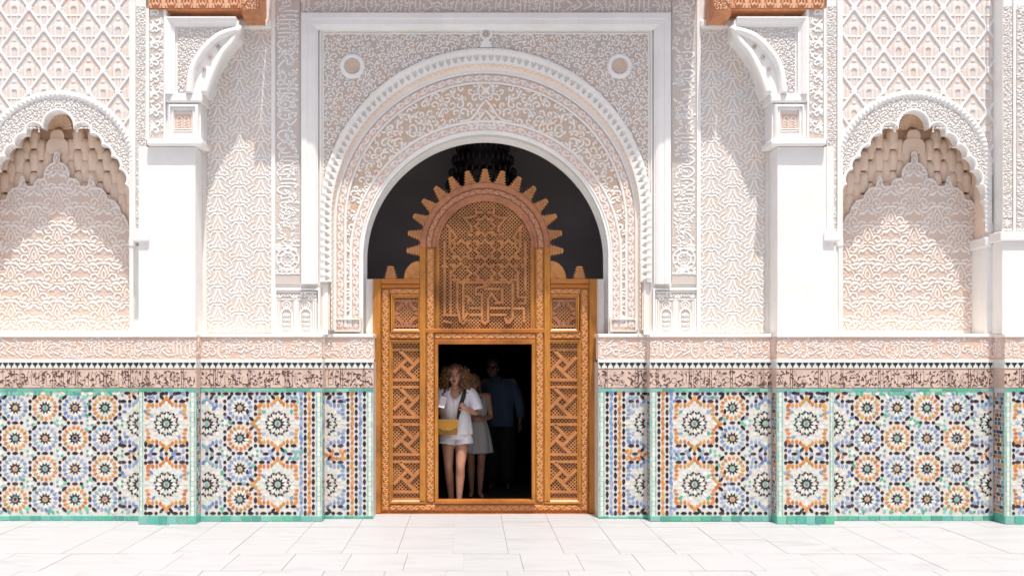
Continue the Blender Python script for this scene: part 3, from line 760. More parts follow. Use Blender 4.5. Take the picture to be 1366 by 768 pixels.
def dado(label, px0, px1, Y, s, layout, lret=None, name='tile_dado', strips=(True, True), seed=1, band_ext=0):
    """px0..px1 measured on the right half at its own plane; lret: depth of the plane on its inner side (return face)"""
    D = empty(name, (0, 0, 0), label, 'tiled wall'); r = random.Random(seed)
    x0, x1 = X(px0, Y), X(px1, Y)
    def bx(nm, a, b, y0, y1, z0, z1, mat, par=D, **k):
        a, b = sorted((mx(a, s), mx(b, s))); return boxo(nm, a, b, y0, y1, z0, z1, mat, par, **k)
    g = .003
    bx('tile_bed', x0+g, x1-g, Y, Y+.5 if Y > .1 else Y+.30, 0, Z(483, Y), M['bed'])
    tx = lambda x, y, z: (mx(X(x, Y), s), z, Z(y, Y))
    # base tiles, each one built
    w = 13.6; n = max(1, round((px1-px0)/w)); w = (px1-px0)/n
    for i in range(n):
        a, b = X(px0+i*w, Y)+.0035, X(px0+(i+1)*w, Y)-.0035; a, b = sorted((mx(a, s), mx(b, s)))
        tilebox('base_tile', (a, b, Y-.011-r.uniform(0, .0015), Y, .003, Z(687.3, Y)), tuple(q*r.uniform(.92, 1.08) for q in r.choice(TEAL)), D)
    # thin teal course above the mosaic
    n = max(2, round((px1-px0)/17)); w = (px1-px0)/n
    for i in range(n):
        a, b = X(px0+i*w, Y)+.0015, X(px0+(i+1)*w, Y)-.0015; a, b = sorted((mx(a, s), mx(b, s)))
        tilebox('top_tile', (a, b, Y-.005, Y, Z(522, Y), Z(518.2, Y)), tuple(q*r.uniform(.85, 1.15) for q in r.choice(TEAL)), D, .001)
    # mosaic field
    e0, e1 = px0+(9.5 if strips[0] else 1.5), px1-(7 if strips[1] else 1.5)
    mo = Mosaic(e0, e1, 522.5, 686, seed); layout(mo); mo.build('zellij_mosaic', D, tx, Y, s)
    # vertical borders: teal line, white squares, teal line
    cols = []; m = MB()
    for q, (a0, wd) in enumerate(((px0+1, 7.5), (px1-6.2, 5))):
        if not strips[q]: continue
        y = 523
        while y < 684:
            for (u, v, c) in ((a0, a0+wd*.24, 'T'), (a0+wd*.3, a0+wd*.72, 'W'), (a0+wd*.78, a0+wd, 'T')):
                xa, xb = sorted((mx(X(u, Y), s), mx(X(v, Y), s))); m.box(xa, xb, Y-.004, Y, Z(y+6.0, Y), Z(y, Y)); k = r.uniform(.85, 1.1)
                cols += [tuple(z*k for z in (r.choice([(.30, .58, .48), (.22, .52, .42), (.42, .62, .54)]) if c == 'T' else (.74, .76, .69)))]*6
            y += 6.6
    if m.v: o = m.obj('border_strip', M['tile'], D, kind='stuff'); set_glaze(o, cols)
    # return face on the inner side
    if lret is not None:
        m = MB(); cols = []; yy = Y+.012
        xf = x0+g-.0025
        while yy < lret-.01:
            y = 524; k = int((yy-Y)/.03)
            while y < 684:
                c = (r.choice(TEAL) if k == 0 else (r.choice(BLK+[(.7, .68, .6)]+BLU) if r.random() < .7 else r.choice(ORG)))
                xa, xb = sorted((mx(xf, s), mx(xf+.0026, s))); m.box(xa, xb, yy, yy+.022, Z(y+4.6, Y), Z(y, Y)); cols += [tuple(c)]*6; y += 5.6
            yy += .028
        o = m.obj('return_mosaic', M['tile'], D, kind='stuff'); set_glaze(o, cols)
        xa, xb = sorted((mx(x0+g-.006, s), mx(x0+g-.0001, s)))
        tilebox('base_tile', (xa, xb, Y+.004, lret-.004, .003, Z(686.6, Y)), TEAL[0], D)
    if lret is not None:
        a_, b_ = sorted((mx(x0-.0025, s), mx(x0+g-.0005, s))); boxo('script_return', a_, b_, Y+.001, lret-.004, Z(517.6, Y), Z(491, Y), M['sgraffito'], D)
    if lret is not None:
        boxo('course_return', a_, b_, Y+.001, lret-.004, Z(490.8, Y), Z(479, Y), M['glaze_white'], D)
    # incised script band (brown ground, black letters)
    F = Field(px1-px0, 27, 1.7); under(F, seed, 2.1, .0); script_field(F, r, .6, curls=.6)
    for _ in range(int((px1-px0)*.75)):
        a, b, t = r.uniform(0, px1-px0), r.uniform(3, 24), r.uniform(0, 3.14); F.stroke([(a, b), (a+3.4*math.cos(t), b+3.4*math.sin(t))], [2.1, .5])
    for yy in (1.0, 26.2): F.stroke([(0, yy), (F.w, yy)], .8)
    x = r.uniform(8, 20)
    while x < F.w:
        for q in (0, 2.6): F.stroke([(x+q, 0), (x+q, 27)], .7)
        x += r.uniform(26, 50)
    relief('incised_script', D, M['sgraffito'], F, x0, x1, Z(517.6, Y), Z(491, Y), Y-.001, .0035, s)
    # merlon course
    bx('merlon_course', x0, x1, Y-.002, Y, Z(490.6, Y), Z(483.5, Y), M['glaze_white'])
    m = MB(); cols = []; n = max(1, int((px1-px0)/7.9)); w = (px1-px0)/n
    for i in range(n):
        cx = px0+(i+.5)*w; k = 6.2
        pts = [(mx(X(cx+a*k, Y), s), Z(486.8-b*6.4, Y)) for a, b in TPL['merlon']]
        m.prism(pts, Y-.0045, Y-.0015); cols += [(.035, .04, .042)]*(2+8)
    o = m.obj('black_merlons', M['tile'], D, kind='stuff'); set_glaze(o, cols)
    # white fillet, carved inscription, sill moulding
    bx('white_fillet', x0-.002, x1+.002, Y-.008, Y+.05, Z(483.3, Y), Z(479.3, Y), M['white'], bevel=.003)
    F = Field(px1-px0, 30); under(F, seed, 2.0, .60); script_field(F, r, 2.0, curls=1.5)
    relief('carved_script', D, M['script_stucco'], F, x0, x1, Z(479.2, Y), Z(450, Y), Y+.004, .007, s)
    bx('inscription_bed', x0+g, x1-g, Y+.005, Y+.2, Z(479.3, Y), Z(450, Y), M['white_warm'])
    if lret is not None:
        F = Field(lret*125-Y*125, 30); script_field(F, r, 2., curls=1.2); xf = x0-.0005
        ys = np.linspace(Y+.006, lret, F.nx); zs = Z(450, Y)+(Z(479.2, Y)-Z(450, Y))*F.y/F.h; gy, gz = np.meshgrid(ys, zs)
        P = np.stack((mx(xf-.006*F.H, s), gy, gz), -1); grid_mesh('carved_script', P, F.H, M['script_stucco'], D)
    a = x0-(.006 if lret else 0)
    bx('sill_moulding', a, x1+(.004 if strips[1] else 0), Y-.014, Y+.32, Z(449.8, Y), Z(445.2, Y), M['white_warm'], bevel=.006)
    return D
M['bed'] = plain('mosaic_joint_plaster', (.72, .70, .66), .5, 30)
M['glaze_white'] = plain('white_glaze', (.80, .82, .76), .3, 20)

def zone_main(*a):
    def z(x, y): return BLU if (int(x/7)+int(y/9)) % 5 else GRN
    return z
def lay_niche(m):
    for i in range(4):
        for j in range(4):
            o = (i+j) % 2 == 0; m.small(1156.8+39.9*i, 543.5+40.6*j, ORG if o else BLU, (GRN if m.r.random() < .75 else BLK) if o else ORG)
    for x, q in ((1111, 1), (1323, -1)):
        for y in (564.5, 645.5): m.big(x, y, BLU)
        for y in (524.8, 605, 685.5): 
            for k in range(4): m.put(x+q*(3+k*5), y+(0 if k % 2 else 4), 'kite', 3.8, 4.2, .8*k, ORG)
    m.fill(lambda x, y: BLU if x < 1138 or x > 1294 else (GRN if m.r.random() < .6 else PAL))
def lay_pil(m):
    c = (m.x0+m.x1)/2
    for y in (564.5, 645.5): m.big(c, y)
    m.col(m.x0+2.6, BLK); m.col(m.x1-2.6, BLK); m.row(524.8, BLK, m.x0+2, m.x1); m.row(684, BLK, m.x0+2, m.x1); m.fill(lambda x, y: BLU)
def lay_main(m):
    x = m.x0+2.5
    m.col(x, BLK); m.col(x+5.3, ORG); m.col(x+10.8, BLK, ph=1); m.col(x+16.2, BLU); 
    m.row(524.8, BLK, m.x0+2, m.x1); m.row(684, BLK, m.x0+2, m.x1)
    for y in (564.5, 645.5): m.big(926.5, y)
    for j in range(4): m.small(977, 543.5+40.6*j, BLU if j % 2 == s_alt[0] else ORG, ORG if j % 2 == s_alt[0] else GRN)
    for y in (564.5, 645.5): m.big(1021, y, BLU)
    m.fill(lambda x, y: BLU if m.r.random() < .72 else GRN)
s_alt = [0]
def lay_side(m):
    x = m.x0+2.5
    m.col(x, BLK); m.col(x+5.5, BLU); m.col(x+11, BLK, ph=1); m.col(x+16.4, ORG); m.col(x+22, BLK)
    m.row(524.8, BLK, m.x0+2, m.x1); m.row(684, BLK, m.x0+2, m.x1)
    for y in (564.5, 645.5): m.big(863, y, BLU)
    m.fill(lambda x, y: BLU if abs(y-605) > 12 else ORG)
def lay_far(m):
    c = 1379
    for y in (564.5, 645.5): m.big(c, y)
    m.col(m.x0+2.6, BLK); m.fill(lambda x, y: BLU)
for s in (-1, 1):
    w_ = word(s); s_alt[0] = 0 if s < 0 else 1
    dado(f'narrow strip of mosaic tiled wall immediately {w_} of the wooden door', 798, 863.5, YDS, s, lay_side, None, seed=3+s, strips=(True, False))
    dado(f'mosaic wall {w_} of the door, two big orange rosettes beside a column of small ones', 867, 1029.5, YD, s, lay_main, YDS, seed=13+s, strips=(True, False))
    dado(f'projecting mosaic foot of the {w_} white pilaster, one big orange rosette above another', 1036, 1113, YS, s, lay_pil, YD, seed=23+s)
    dado(f'wide mosaic wall under the {w_} niche with four rows of small blue and orange rosettes', 1103, 1325, YN, s, lay_niche, None, seed=33+s, strips=(False, False))
dado('tiled pilaster foot cut off by the right edge of the photo', 1340, 1418, YS, 1, lay_far, YN, seed=44)

# ------------------------------------------------------------------ pilasters and corbels
def scroll_strip_field(seed, w=19, h=178):
    F = Field(w, h); under(F, 71, 1.8, .60); r = random.Random(seed); x = w/2; y = 6; k = 0
    while y < h:
        q = 1 if k % 2 == 0 else -1; scroll(F, x+q*1.2, y, 5.2, -q*1.2, q, 2.3, tail=1.2); y += 11.5; k += 1
    for _ in range(int(h/3)): scroll(F, r.choice((1.5, w-1.5))+r.uniform(-1, 1), r.uniform(0, h), 2.2, r.uniform(0, 6), 1, 1.4, leaf=False)
    return F
SS = scroll_strip_field(4)
def narrow_field(seed, w=13, h=300):
    F = Field(w, h); under(F, 72, 1.5, .60); r = random.Random(seed)
    script_field(F, r, 1.5, vertical=True, curls=.9)
    for y in (h-19, h-1): F.stroke([(0, y), (w, y)], 1.2)
    F.H[(F.y > h-17) & (F.y < h-2)] = 0
    for a in range(8): F.stroke([(w/2+1.2*math.cos(a*.785), h-10+1.2*math.sin(a*.785)), (w/2+5*math.cos(a*.785), h-10+5*math.sin(a*.785))], 1.5)
    return F
NF = narrow_field(9)
def pilaster(s, x0=1037, x1=1113, full=True):
    w_ = word(s)
    lab = f'smooth white plaster pilaster standing on the tiled foot {w_} of the door' if full else 'white pilaster cut off by the right edge of the photo, beyond the right niche'
    P = empty('pilaster', (0, 0, 0), lab, 'pilaster', 'white pilasters between the carved bays')
    Y = YS+.03
    def bx(nm, a, b, y0, y1, pa, pb, mat, **k):
        a, b = sorted((mx(X(a, Y), s), mx(X(b, Y), s))); return boxo(nm, a, b, y0, y1, Z(pb, Y), Z(pa, Y), mat, P, **k)
    if full:
        bx('shaft', x0, x1, Y, YU+.3, 196, 445, M['white'], bevel=.006)
        bx('capital_lip', 1026, 1100, YS-.03, YU+.3, 187, 195.5, M['white'], bevel=.02, seg=4)
        # capital block with sunk arched panel
        bx('capital_block', 1030, 1076, Y+.012, YU+.3, 138, 187, M['white'])
        ax, bx_ = sorted((mx(X(1032, Y), s), mx(X(1074, Y), s)))
        for k, (o, y) in enumerate(((0, -.028), (.03, -.014))):
            vs, fs = sweep(rectpath(ax+.035+o, bx_-.035-o, Z(182-k*3.7, Y), Z(143+k*3.7, Y)), [(-.0, Y+.012), (0, Y+y), (.012, Y+y), (.03, Y+y*.4), (.034, Y+.012)], True)
            mesh_obj('capital_frame', vs, fs, M['white'], P)
        F = Field(28, 28, 2)
        for c in (9, 19.5):
            gx, gy = np.meshgrid(F.x, F.y); F.H[:] = np.maximum(F.H, 0)
            F.stroke([(c-3.6, 22), (c-3.6, 10)], 1.3); F.stroke([(c+3.6, 22), (c+3.6, 10)], 1.3); F.stroke(smooth_pts([(c-3.6, 10), (c-2, 6.5), (c, 5.5), (c+2, 6.5), (c+3.6, 10)]), 1.3)
            for y in (12, 16, 20): F.stroke([(c-1.6, y)], 1.5); F.stroke([(c+1.6, y+1.5)], 1.5)
        for p in (((1, 1), (27, 1)), ((1, 27), (27, 27)), ((1, 1), (1, 27)), ((27, 1), (27, 27)), ((1, 24), (27, 24))): F.stroke(p, 1.6)
        relief('twin_arches', P, M['carve_peach'], F, X(1041, Y), X(1066, Y), Z(176, Y), Z(150, Y), Y+.008, .008, s)
        bx('capital_abacus', 1027, 1076, Y-.028, YU+.3, 126, 137.5, M['white'], bevel=.02, seg=4)
        # scroll carved strip beside corbel and capital
        bx('strip_bed', 1076.2, 1113, Y+.012, YU+.3, 12, 187, M['white'])
        relief('scroll_strip', P, M['carve_light'], SS, X(1080, Y), X(1098, Y), Z(186, Y), Z(12, Y), Y+.008, .009, s)
        for a, b in ((1076.5, 1079.5), (1098.5, 1102.5)): bx('fillet', a, b, Y-.006, Y+.013, 12, 187, M['white'], bevel=.004)
    else:
        bx('shaft', x0, x0+80, Y, YU+.3, 322, 445, M['white'], bevel=.006)
        bx('strip_bed', x0+3, x0+80, Y+.012, YU+.3, -60, 308, M['white'])
    # narrow script strip and its little plinth
    o = X(1102.5 if full else 1337, Y)
    d = (o-X(1102.5, Y))*125
    relief('narrow_script_strip', P, M['carve_light'], NF, o+.004, o+.108, Z(308, Y), Z(8, Y) if 1 else 0, Y+.006, .007, s)
    if full: bx('narrow_bed', 1102.5, 1122, Y+.01, YU+.02, -60, 309, M['white'])
    for k in (0, .112):
        a, b = sorted((mx(o+k, s), mx(o+k+.02 if k else o+.006, s))); boxo('fillet', a, b, Y-.01, Y+.02, Z(309, Y), TOPZ, M['white'], P, bevel=.004)
    a, b = sorted((mx(o-.035, s), mx(o+.14+(0 if full else .5), s))); boxo('strip_plinth', a, b, Y-.03, YU+.1, Z(322, Y), Z(309, Y), M['white'], P, bevel=.012, seg=3)
    if not full:
        r = random.Random(2); F = Field(16, 300); script_field(F, r, 1.7, vertical=True)
        relief('narrow_script_strip', P, M['carve_light'], F, o+.155, o+.30, Z(308, Y), Z(8, Y), Y+.006, .007, s)
pilaster(-1); pilaster(1); pilaster(1, 1337, 1420, False)

def corbel(s):
    w_ = word(s); C = empty('corbel', (0, 0, 0), f'white plaster corbel with curved underside below the cedar beam on the {w_}', 'corbel')
    Y = YS+.01; Yb = YU+.02
    q = lambda px, py: (mx(X(px, Y), s), Z(py, Y))
    # body: right angle above, concave quarter curve below
    cur = [(980, 30), (981, 46), (986, 52), (993, 60), (1002, 72), (1010, 86), (1016, 100), (1020, 114), (1022, 126)]
    body = [q(*p) for p in smooth_pts(cur, 3)]+[q(1076, 126), q(1076, 24), q(984, 24), q(980, 27)]
    if s < 0: body = body[::-1]
    m = MB(); m.prism(body, Y+.02, Yb); m.obj('corbel_body', M['white'], C)
    # carved infill
    F = Field(64, 84); r = random.Random(8); fill_scrolls(F, r, 3.1, None, .55, 1.15, 1.1)
    gx, gy = np.meshgrid(F.x, F.y)     # field origin = px (997,38)
    def cx_at(y): return np.interp(y, [38, 46, 52, 60, 72, 86, 100, 114, 126], [996, 1002, 1012, 1024, 1036, 1044, 1048, 1050, 1051])
    mk = (gx+997 > cx_at(gy+38)) ; mk = mk[:-1, :-1]
    relief('carved_infill', C, M['carve_light'], F, X(997, Y), X(1061, Y), Z(122, Y), Z(38, Y), Y+.016, .009, s, mk)
    # outer frame and the curved rib
    pth = [q(982, 30), q(1070, 30), q(1070, 126)]
    if s > 0: pth = pth
    prof = [(-.045, Y+.02), (-.045, Y-.004), (-.02, Y-.012), (0, Y-.03), (.03, Y-.045), (.045, Y-.045), (.05, Y+.02)]
    if s < 0: pth = pth[::-1]
    vs, fs = sweep(pth, prof); mesh_obj('frame_moulding', vs, fs, M['white'], C)
    rib = smooth_pts([(981, 40), (1002, 47), (1016, 57), (1028, 70), (1037, 84), (1042, 98), (1044, 112), (1045, 125)], 4)
    P_ = [q(*p) for p in rib]; 
    if s > 0: P_ = P_[::-1]
    vs, fs = sweep(P_, [(-.04, Y+.02), (-.038, Y-.01), (-.02, Y-.028), (0, Y-.034), (.02, Y-.028), (.038, Y-.01), (.04, Y+.02)])
    mesh_obj('curved_rib', vs, fs, M['white'], C, smooth=True)
    # soft lobed underside lip, with small drilled rosettes
    lip = smooth_pts([(979, 34), (988, 54), (1000, 68), (1008, 82), (1015, 97), (1021, 112), (1025, 124)], 3)
    P_ = [q(*p) for p in lip]
    if s > 0: P_ = P_[::-1]
    vs, fs = sweep(P_, [(-.05, Yb), (-.045, Y+.02), (-.02, Y-.012), (.01, Y-.018), (.035, Y-.008), (.045, Y+.02)]); mesh_obj('underside_lip', vs, fs, M['white_warm'], C, smooth=True)
    m = MB()
    for (px, py) in ((1007, 62), (1018, 76), (1026, 92)):
        c = q(px, py)
        for a in np.linspace(0, 6.283, 7)[:-1]: m.bar((c[0]+.006*math.cos(a), c[1]+.006*math.sin(a)), (c[0]+.022*math.cos(a), c[1]+.022*math.sin(a)), .009, Y-.002, Y+.03)
    m.obj('drilled_rosettes', M['carve_grey'], C)
    # beam above
    B = empty('cedar_beam', (0, 0, 0), f'carved orange cedar beam end at the top edge of the photo, {w_} of the great arch', 'beam')
    a, b = sorted((mx(X(975.5, -.15), s), mx(X(1099, -.15), s)))
    boxo('beam_body', a, b, -.145, .3, Z(12.5, -.15), Z(-26, -.15), M['cornice'], B)
    F = Field(124, 24); 
    for k in range(6):
        c = 10+k*21
        F.sym((c, 0), smooth_pts([(0, 2), (5, 6), (8.5, 14), (9.5, 24)]), 2.3); F.sym((c, 0), smooth_pts([(0, 9), (3, 12), (4.2, 17), (2.5, 20), (1, 17)]), 1.6); F.sym((c, 0), [(0, 12), (0, 19)], 1.5); F.sym((c, 0), [(10.4, 24), (10.4, 12)], 2)
        F.sym((c, 0), [(6, 24), (7, 19)], 1.8)
    relief('carved_palmettes', B, M['wood_cornice_carved'], F, X(975.5, -.15), X(1099, -.15), Z(11.5, -.15), Z(-12, -.15), -.149, .012, s)
    a, b = sorted((mx(X(951, -.2), s), mx(X(975, -.2), s)))
    m = MB(); zt, zb = Z(-26, -.2), Z(22, -.2); h = zt-zb
    outl = [(-.15, 0), (-.19, .02), (-.215, .06), (-.22, .13), (-.19, .165), (-.205, .2), (-.205, h), (.1, h), (.1, 0)]
    n = len(outl); vs = [(a, y, zb+z) for y, z in outl]+[(b, y, zb+z) for y, z in outl]
    m.add(vs, [tuple(range(n)), tuple(range(2*n-1, n-1, -1))]+[(i, (i+1) % n, n+(i+1) % n, n+i) for i in range(n)])
    m.obj('beam_console', M['cornice'], B, bevel=.01)
    F = Field(24, 20); r = random.Random(3); fill_scrolls(F, r, 4.2, None, .5); 
    relief('console_carving', B, M['wood_cornice_carved'], F, X(952, -.21), X(974, -.21), zb+.06, zb+.19, -.221, .012, s)
    a, b = sorted((mx(X(976, -.1), s), mx(X(1102, -.1), s)))
M['wood_cornice_carved'] = carved('carved_cornice_cedar', (.74, .42, .25), (.50, .20, .09), (.56, .22, .10), .6)
corbel(-1); corbel(1)
# the projecting cedar canopy just above the photo that shades the arch
def canopy():
    C = empty('cedar_canopy', (0, 0, 0), 'cedar canopy projecting above the great arch, just beyond the top of the photo', 'canopy')
    xa, xb = XC-2.3, XC+2.3; z0 = Z(-50, 0)
    boxo('canopy_soffit', xa, xb, -.42, YU, z0, z0+.12, M['cornice'], C, bevel=.02)
    boxo('canopy_fascia', xa-.05, xb+.05, -.46, -.42, z0-.02, z0+.3, M['cornice'], C, bevel=.01)
    for i in range(19):
        x = xa+.12+i*(xb-xa-.24)/18; boxo('canopy_bracket', x-.04, x+.04, -.38, YU, z0-.10, z0, M['cornice'], C, bevel=.01)
canopy()
# ------------------------------------------------------------------ niches
NCX = 1219.0; YB = .37; YF = .07
def lobes():
    """right half outline of the lobed arch: list of (dx, y) photo pixels from crown to springing"""
    cusp = [(0, 149), (21, 171), (43, 179), (58, 194), (71, 209), (81.5, 226), (89.5, 246), (95, 267), (98.5, 290), (100, 316)]
    out = [(20.5*math.sin(a), 170-21.5*math.cos(a)) for a in np.linspace(0, 1.62, 9)]
    for i in range(1, len(cusp)-1):
        (x0, y0), (x1, y1) = cusp[i], cusp[i+1]; mxx, my = (x0+x1)/2, (y0+y1)/2; dx, dy = x1-x0, y1-y0; L = math.hypot(dx, dy)
        nx, ny = dy/L, -dx/L; sg = (10.5 if i == 1 else 5.0 if i < 6 else 3.6)
        for k in range(1, 8):
            t = k/7; b = math.sin(math.pi*t)**.6*sg; out.append((x0+dx*t+nx*b, y0+dy*t+ny*b))
    return out
LOB = lobes()
BACKTOP = [(0, 201), (4, 204), (5, 210), (4, 216), (9, 218), (15, 224), (18, 231), (17, 237), (25, 238), (30, 243), (31.5, 248), (40, 248), (42, 243), (42.5, 238), (46, 233), (50, 238), (50.5, 243), (52, 249), (60, 251), (66, 258), (68, 265), (77, 267), (84, 276), (86, 284), (91, 288), (96, 300)]
def backtop(dx): return np.interp(np.abs(dx), [p[0]+i*1e-4 for i, p in enumerate(BACKTOP)], [p[1] for p in BACKTOP])
def niche_back_field():
    W, H = 192, 252; F = Field(W, H); under(F, 81, 2.1, .60); F.moat = .8; cw, ch = 31.0, 50.5       # origin px (NCX-96, 195)
    for col in range(-4, 5):
        for row in range(-1, 6):
            c = (W/2+col*cw, row*ch+20+(col % 2)*ch/2)
            F.sym(c, smooth_pts([(0, -15), (3, -9), (6, -2), (6.6, 5), (3.6, 11), (0, 13)]), 2.2)
            F.sym(c, smooth_pts([(0, -6), (2.2, -2), (2.5, 3), (0, 6)]), 1.5); F.sym(c, [(2.6, 8)], 3)
            F.sym(c, smooth_pts([(0, -15), (5, -15.5), (10, -12), (14, -8), (20, -8), (24, -12)]), [3.6]*8+[2.6]*8+[3.4]*5)
            F.sym(c, smooth_pts([(7, 3), (11, -1), (16, 1), (17, 6), (13, 8), (11, 5)]), [2.4]*8+[2.2]*8+[3]*5)
            F.sym(c, smooth_pts([(5, 12), (10, 15), (15.5, 11), (21, 13), (24, 17)]), [3.2]*6+[4.2]*6+[2.4]*5)
            F.sym(c, smooth_pts([(8, -6), (12, -4), (15.5, -4.5)]), [2.8]*4+[1.4]*5)
            F.sym(c, [(3, -19), (8, -21), (12, -18)], [3.2, 2.2, 3])
            F.sym(c, smooth_pts([(1, 15), (5, 19), (10, 19), (12, 23)]), [2.6]*4+[4]*4+[2]*5); F.sym(c, [(8.5, 13), (6, 8)], [1.2, 2.8]); F.sym(c, smooth_pts([(14, 16), (18, 21), (22, 20)]), [3.4]*4+[1.6]*5)
    gx, gy = np.meshgrid(F.x, F.y); dx = gx-W/2; yy = gy+195
    bt = backtop(dx); d = np.full(gx.shape, 9.); 
    for q in (-1, 1):
        F.moat = 0; pts = [(W/2+q*a, b-195+1.4) for a, b in BACKTOP]; F.stroke(pts, 2.8)
    F.H[yy < bt] = 0; F.H[yy > 441] = 1
    return F, (yy >= bt-.4)
NBF, NBM = niche_back_field()
def sebka_field():
    """lozenge lattice with small stepped arches in every mesh; origin px (1123, -16)"""
    W, H = 206, 250; F = Field(W, H, 1.25); gx, gy = np.meshgrid(F.x, F.y); pw_, ph = 39.6, 55.5
    ox, oy = 1219-1123+.0, 122+16.
    u = (gx-ox)/pw_; v = (gy-oy)/ph
    a, b = u+v, u-v
    da = np.abs(a-np.round(a)); db = np.abs(b-np.round(b)); Dd = np.minimum(da, db)*pw_*ph/math.hypot(pw_, ph)
    bar = np.clip((2.2-Dd)/.8, 0, 1)*(.82+.18*np.clip(1.4-Dd, 0, 1))
    # cell centre: midpoint of the lozenge
    ca, cb = np.floor(a)+.5, np.floor(b)+.5; cu, cv = (ca+cb)/2, (ca-cb)/2
    x = np.abs(gx-(cu*pw_+ox)); y = gy-(cv*ph+oy)
    Hh = np.full(gx.shape, .12)
    def arch(w, top, bot): return (x < w) & (y < bot) & ((y > top+w) | (np.hypot(x, y-top-w) < w))
    Hh[arch(10.5, -16, 9)] = .0; Hh[arch(7.2, -10, 11)] = .52; Hh[arch(5.6, -7.5, 9)] = .62; Hh[arch(3.3, -2.5, 9)] = .05
    Hh[(x > 9) & (x < 11.5) & (y > -4) & (y < 11)] = .5; Hh[(x > 12.3) & (x < 13.6) & (y > -1) & (y < 9)] = .45
    Hh[(y > 9) & (y < 11)] = .6; Hh[(x < 2) & (y < -11) & (y > -15)] = .6; Hh[(y > 11) & (np.abs(x-4) < 1.3)] = .5; Hh[(x < 1) & (y > 12)] = .5
    knot = np.hypot((u-np.round(u*2)/2)*pw_, (v-np.round(v*2)/2)*ph)
    F.H[:] = np.maximum(Hh, bar)
    par = (np.round(u*2)+np.round(v*2)) % 2 == 0
    F.H[(knot < 4.2) & par] = 1
    return F, gx, gy
SBF, SGX, SGY = sebka_field()
def niche_spandrel_field():
    F = Field(208, 250); r = random.Random(14)
    half = Field(104, 250); under(half, 82, 1.8, .60); fill_scrolls(half, r, 3.4, lambda a, b: math.hypot(a-104, b-104) > 60, .6, 1.15, 1.2)
    H = np.concatenate((half.H, half.H[:, -2::-1]), 1); F.H = H.astype(np.float32); F.nx = H.shape[1]; F.x = np.linspace(0, 208, F.nx)
    return F
NSF = niche_spandrel_field()
def muq_cell():
    m = MB(); n = 9; rings = []
    for z, r, o in ((-.66, .40, .0), (-.45, .46, .0), (.12, .5, 0), (.26, .47, 0), (.38, .37, 0), (.46, .18, 0)):
        rings.append([(r*math.cos(a), -(.62+.10*(z > .0))*r*math.sin(a)*1.5, z) for a in np.linspace(0, math.pi, n)]+[(-r, .35, z), (r, .35, z)])
    m.loft(rings); me = bpy.data.meshes.new('muqarnas_cell'); me.from_pydata(m.v, [], m.f); me.materials.append(M['muqarnas']); me.update()
    me.polygons.foreach_set('use_smooth', [True]*len(me.polygons))
    return me
MUQ = muq_cell()
